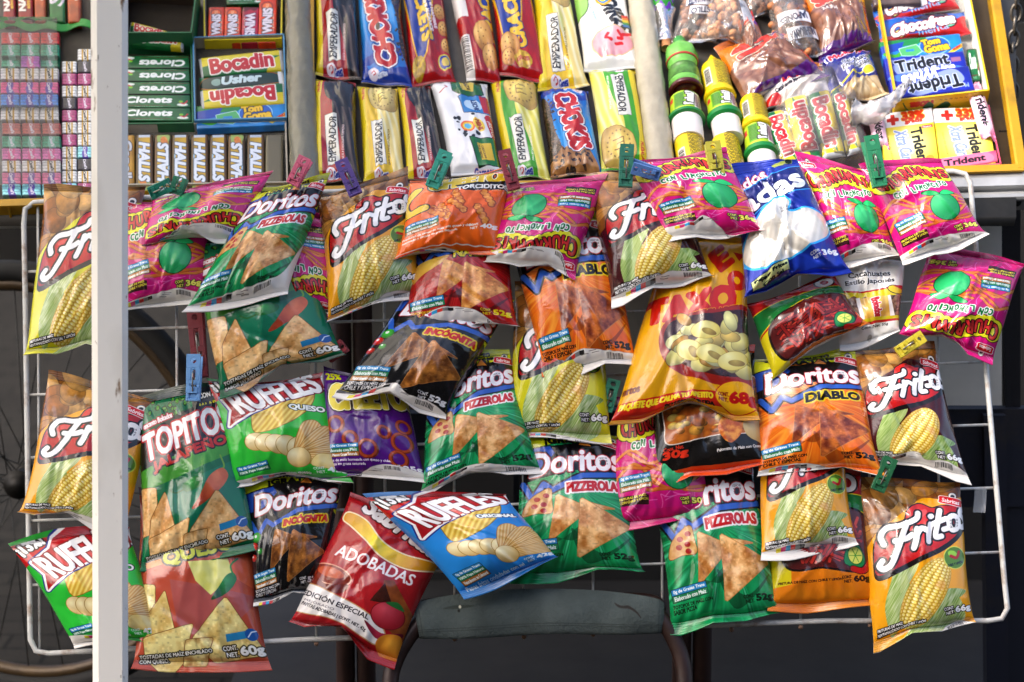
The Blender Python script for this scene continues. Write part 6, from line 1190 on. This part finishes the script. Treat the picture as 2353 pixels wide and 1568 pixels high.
nutpouch("dim bag of coated peanuts at the very back beside the printed one", [(1700, -60), (1790, -60), (1800, 44), (1706, 50)], 4, 44, nutc='7a4c30')
nutpouch("pointed clear bag of tan peanuts with a small white text label", [(1650, -30), (1692, -30), (1764, 116), (1584, 96)], 5, 54, .0072, 'c89060', [(.74, .35, .97, .86, tiny(), False)], .026, .028)
nutpouch("bag of coated peanuts with dark blue upside-down lettering", [(1752, -30), (1838, -30), (1896, 136), (1786, 168)], 6, 60, .0074, 'b4703e', [(.15, .18, .8, .30, pl("~~~~~"), False), (.15, .46, .9, .60, pl("JAPONES"), True), (.3, .66, .97, .79, pl("NISHIKAWA"), True)], .026, .028)
def choc_bag(v):
    a = Art(120, '7a5040'); a.fill(mott('6a4434', '946850', 12, 3)); rs = np.random.RandomState(v)
    for i in range(26): x, y, r = rs.uniform(5, 95), rs.uniform(30, 100), rs.uniform(6, 10); a.ell(x, y, r, r * .9, rad('b48468', '6a4232', x - 2, y - 3, r * 1.3), 0, .7)
    a.blob([(-5, -5), (60, -5), (50, 22), (20, 34), (-5, 50)], 'd87818'); a.blob([(50, -5), (105, -5), (105, 40), (70, 30)], '5a1c78'); a.poly([(90, -5), (105, -5), (105, 125), (94, 125)], 'c83018'); a.text("Solo's" if v else "S", 48, 24, 70, 24, 'd84020', -16, [(2, 'e8d8c0'), (.8, '301010')], 1.8); a.poly([(-5, 108), (105, 96), (105, 125), (-5, 125)], '5a1c78'); a.text("2.6.304", 34, 54, 26, 7, 'd8d0c8', -4, bold=.3); return a
pouch('nut_bag', "brown glossy bag of chocolate nuts with an orange corner, above the yellow bottles", 'nut bag', tray, [(1648, 118), (1796, 62), (1894, 176), (1716, 252)], [.026] * 4, choc_bag(0), T=.026, seed=51, group="chocolate nut bags", wr=1.7, rough=.12, coat=.8)
pouch('nut_bag', "slim orange and purple bag leaning over the brown glossy bag", 'nut bag', tray, [(1690, 40), (1730, 36), (1772, 128), (1716, 136)], [.034] * 4, choc_bag(0), T=.016, seed=52, group="chocolate nut bags", wr=1.4, rough=.15, coat=.6)
pouch('nut_bag', "brown nut bag with wavy red lettering against the yellow carton edge", 'nut bag', tray, [(1836, -20), (1984, -20), (2008, 112), (1884, 142)], [.022] * 4, choc_bag(1), T=.026, seed=53, group="chocolate nut bags", wr=1.6, rough=.14, coat=.7)
def blue_nut():
    a = Art(90, '1c2480'); a.fill(mott('161c6a', '2430a0', 20, 3)); a.text("Mokayas", 52, 12, 80, 14, 'c8283c', -10, [(1.2, 'e8e0ec')], 1); a.text("Cacahuates", 60, 30, 60, 8, '14142c', -10, [(1.2, 'd0d4e0')], .4); a.text("Fritos Salados", 62, 40, 66, 8, '14142c', -10, [(1.2, 'd0d4e0')], .4); a.ell(80, 50, 12, 6, 'd8c820', -10, 1, (1.2, 'e8e8e0')); a.stroke([(0, 68), (66, 54)], 2.4, 'd8c820')
    a.poly([(-5, 74), (105, 56), (105, 95), (-5, 95)], mott('b89c70', 'dcc8a0', 8, 3)); rs = np.random.RandomState(3)
    for i in range(14): x, y = rs.uniform(8, 96), rs.uniform(70, 88); a.ell(x, y, 7, 4.5, rad('ecdcb8', 'b09468', x - 2, y - 2, 8), rs.uniform(0, 180))
    return a
pouch('nut_bag', "dark blue salted nut bag with cashews showing at its foot", 'nut bag', tray, [(1882, 132), (1996, 112), (2036, 222), (1916, 246)], [.022] * 4, blue_nut(), T=.022, seed=54, wr=1.3, rough=.18, coat=.5)
def white_nut(): a = Art(70, 'e4dfdc'); a.poly([(-5, -5), (105, -5), (105, 6), (-5, 22)], '4a1868'); a.poly([(-5, 16), (105, 4), (105, 10), (-5, 28)], 'd88a20'); a.text("Bokados", 62, 24, 66, 16, 'c01c20', -8, None, 1.6); a.text("Cacahuate Japonés", 40, 42, 50, 8, '302830', -14, None, .5); a.ell(10, 60, 14, 12, 'c82018'); return a
pouch('nut_bag', "white nut bag with a purple and orange top edge under the clear bag of bars", 'nut bag', tray, [(1748, 178), (1892, 140), (1906, 212), (1762, 262)], [.020] * 4, white_nut(), T=.020, seed=55, wr=1.2)
# chocolate bars in a clear bag with a twisted neck
def vbar(f=False):
    a = w_boca(); a.b = np.rot90(a.b, 1 if not f else 3).copy(); a.H, a.W = a.b.shape[:2]; return a
silver = mat('b8b8bc', .25, .9, bump=.4, bscale=60)
for i, (q, f) in enumerate((([(1756, 258), (1800, 246), (1846, 366), (1800, 378)], True), ([(1802, 222), (1852, 210), (1890, 360), (1838, 368)], False), ([(1856, 212), (1906, 200), (1944, 352), (1892, 360)], True), ([(1910, 202), (1942, 194), (1984, 342), (1948, 352)], True))):
    carton('chocolate_bar', ("outermost yellow chocolate bar in the clear bag, beside the yellow bottle", "yellow chocolate bar lettered upward in the clear bag", "green and yellow chocolate bar lettered downward in the clear bag", "narrow edge-on chocolate bar in the clear bag nearest the gum boxes")[i], 'chocolate bar', tray, q, .012, .02, vbar(f), "chocolate bars in the clear bag", .007, .25, silver, arch=.003)
rs = np.random.RandomState(12); BC = [np.array(tray(u, v, .004)) for u, v in ((1772, 190), (1950, 160), (2004, 378), (1768, 404))]; Nn = 30; V, U = np.meshgrid(np.linspace(0, 1, Nn), np.linspace(0, 1, Nn), indexing='ij')
B = BC[0] * ((1 - U) * (1 - V))[..., None] + BC[1] * (U * (1 - V))[..., None] + BC[2] * (U * V)[..., None] + BC[3] * ((1 - U) * V)[..., None]
Z = .044 * (4 * U * (1 - U)) ** .3 * (4 * V * (1 - V)) ** .3 + .004 * np.sin(U * 9 + V * 14) + .003 * np.sin(U * 23 - V * 9 + 1) + .0025 * np.abs(np.sin(U * 14 + V * 5)); mb = MB(); mb.grid(B + NT * Z[..., None]); fb2 = film(.10, 'f2ece8', .1, .9, 26)
bag = mb.build('plastic_bag', fb2); tag(bag, "clear plastic bag with a twisted neck over the chocolate bars", "plastic bag")
nk = [np.array(tray(u, v, h)) for u, v, h in ((1965, 262, .040), (1998, 262, .046), (2025, 248, .05), (2052, 228, .05), (2078, 200, .05), (2092, 186, .05))]; mb = MB(); mb.tube(spl(nk, 6, False), [(.026, .021, .017, .0155, .0165, .017, .016, .0165, .018, .019, .018, .017, .0155, .014, .0125, .011, .0105, .010, .010, .0095, .009, .008, .007, .006, .0055, .005, .0045, .004, .0035, .003, .0025)[min(i, 30)] for i in range(31)], 20)
vv = np.array(mb.v); mb.v = [tuple(p + NT * .0025 * math.sin(i * 1.3) + np.array((1, 0, 0)) * .002 * math.sin(i * 2.1)) for i, p in enumerate(vv)]; mb.build('bag_neck', film(.5, 'eeeaea', .15, .9, 40), bag)
# open yellow carton with gum
yk, wk = mat('d8b414', .45, noise=.05), mat('d4d2cc', .6, noise=.05)
fbx = frame_box('open_carton', "open yellow card carton with a red word on its end, full of gum", [(1996, -60), (2206, -60), (2266, 244), (2052, 268)], .035, wk, yk, .003)
ra = Art(22, 'dcb810', 8); ra.text("Rosa", 72, 13, 24, 9, 'c02818', 0, None, .9); ra.rot(); ra.text("~ ~ ~ ~ ~ ~", 62, 5, 30, 2, '8a6a10'); ra.blob([(30, 14), (36, 6), (42, 12), (38, 18)], '1c5a2c'); ra.blob([(44, 16), (54, 8), (60, 14), (52, 20)], '1c5a2c'); ra.ell(44, 20, 8, 3.5, 'b01c28'); ra.stroke([(8, 4), (14, 14), (24, 20)], 1.2, '2a6a2c', smooth=True)
E = [np.array(tray(2052, 268, .004)), np.array(tray(2266, 244, .004))]; mb = MB(); dv = -np.cross(NT, E[1] - E[0]); dv /= np.linalg.norm(dv); dv = dv if dv[1] < 0 else -dv; X = np.array([[E[0] + (E[1] - E[0]) * t + NT * hh + dv * .0015 for t in np.linspace(0, 1, 8)] for hh in (.035, 0)]); mb.grid(X, 0, np.array([[(t, y) for t in np.linspace(0, 1, 8)] for y in (1, 0)])); mb.build('printed_end', imgmat(ra.image(), .4, 0, .03), fbx)
def gum(label, q, art, h, th=.014, rot=False, rnd=.0025, **k): bar(label, q, art, h, th, 'gum_box', 'gum', "gum boxes in the yellow crate", rnd, rot, **k)
pouch('candy_pouch', "blue and red chocolate mint pouch at the back of the open yellow carton", 'mints', tray, [(2000, 6), (2188, -24), (2208, 22), (2012, 56)], .016, w_choco(), T=.012, seed=61, group="chocolate mint pouches", seals=(.04, .04), pinch=.01, wr=1.0, nu=30, nv=20)
pouch('candy_pouch', "blue and red chocolate mint pouch in front of the other in the open yellow carton", 'mints', tray, [(2012, 52), (2214, 26), (2230, 76), (2026, 106)], .018, w_choco(), T=.012, seed=62, group="chocolate mint pouches", seals=(.04, .04), pinch=.01, wr=1.0, nu=30, nv=20)
gum("blue and green fruit gum box in the open yellow carton", [(2020, 96), (2206, 76), (2216, 124), (2030, 142)], w_goma(), .012)
gum("dark blue whitening gum box, upright lettering, in the open yellow carton", [(2030, 134), (2214, 116), (2226, 166), (2040, 184)], w_trid(), .016)
gum("dark blue whitening gum box turned upside down at the front of the open yellow carton", [(2040, 172), (2226, 150), (2240, 204), (2052, 226)], w_trid(True), .018)
gum("green gum box standing on edge at the carton's side wall", [(2222, 112), (2244, 110), (2254, 182), (2234, 186)], w_clor(), .010)
bar("small clear tub of coloured sweets at the back of the open yellow carton", [(2004, -34), (2110, -40), (2118, 6), (2008, 12)], wrapper('6a5a58', "", 'fff', extra=lambda q: [q.ell(12 + i * 13, 16, 6, 7, c) for i, c in enumerate(('1c6a4c', 'c84830', 'd8b020', '1c6a4c', 'c84830', '2a8a40'))]), .02, .014, 'sweet_tub', 'sweets', None, .004)
frame_box('display_carton', "pink gum display carton under the two yellow gum boxes", [(1996, 268), (2270, 256), (2298, 392), (2012, 410)], .014, brown, mat('d8486c', .5, noise=.1), walls='RBL')
gum("yellow and white gum box behind the double green peg, bonus text on top", [(2020, 262), (2142, 246), (2160, 384), (2036, 398)], w_xtra(), .006, .013)
gum("yellow and white gum box nearest the yellow crate wall, bonus text on top", [(2144, 248), (2268, 246), (2290, 376), (2162, 384)], w_xtra(), .005, .013)
def vp(): a = w_pink(); a.b = np.rot90(a.b, 3).copy(); a.H, a.W = a.b.shape[:2]; return a
pouch('gum_pouch', "pink twisted gum pack lying on a gum box by the crate wall", 'gum', tray, [(2220, 200), (2254, 196), (2288, 312), (2256, 322)], .024, vp(), T=.010, seed=63, group="pink gum packs", seals=(.08, .08), pinch=-.05, nu=18, nv=26)
pouch('gum_pouch', "pink twisted gum pack behind the double green peg", 'gum', tray, [(1994, 262), (2026, 256), (2042, 340), (2012, 346)], .02, vp(), T=.010, seed=64, group="pink gum packs", seals=(.08, .08), pinch=-.05, nu=18, nv=26)
pa = w_pink(); pa.b = np.clip(pa.b * (.98, .62, .72), 0, 1); gum("coral pink gum sleeve along the front of the pink display carton", [(2140, 366), (2290, 344), (2294, 370), (2144, 394)], pa, .008, .012)
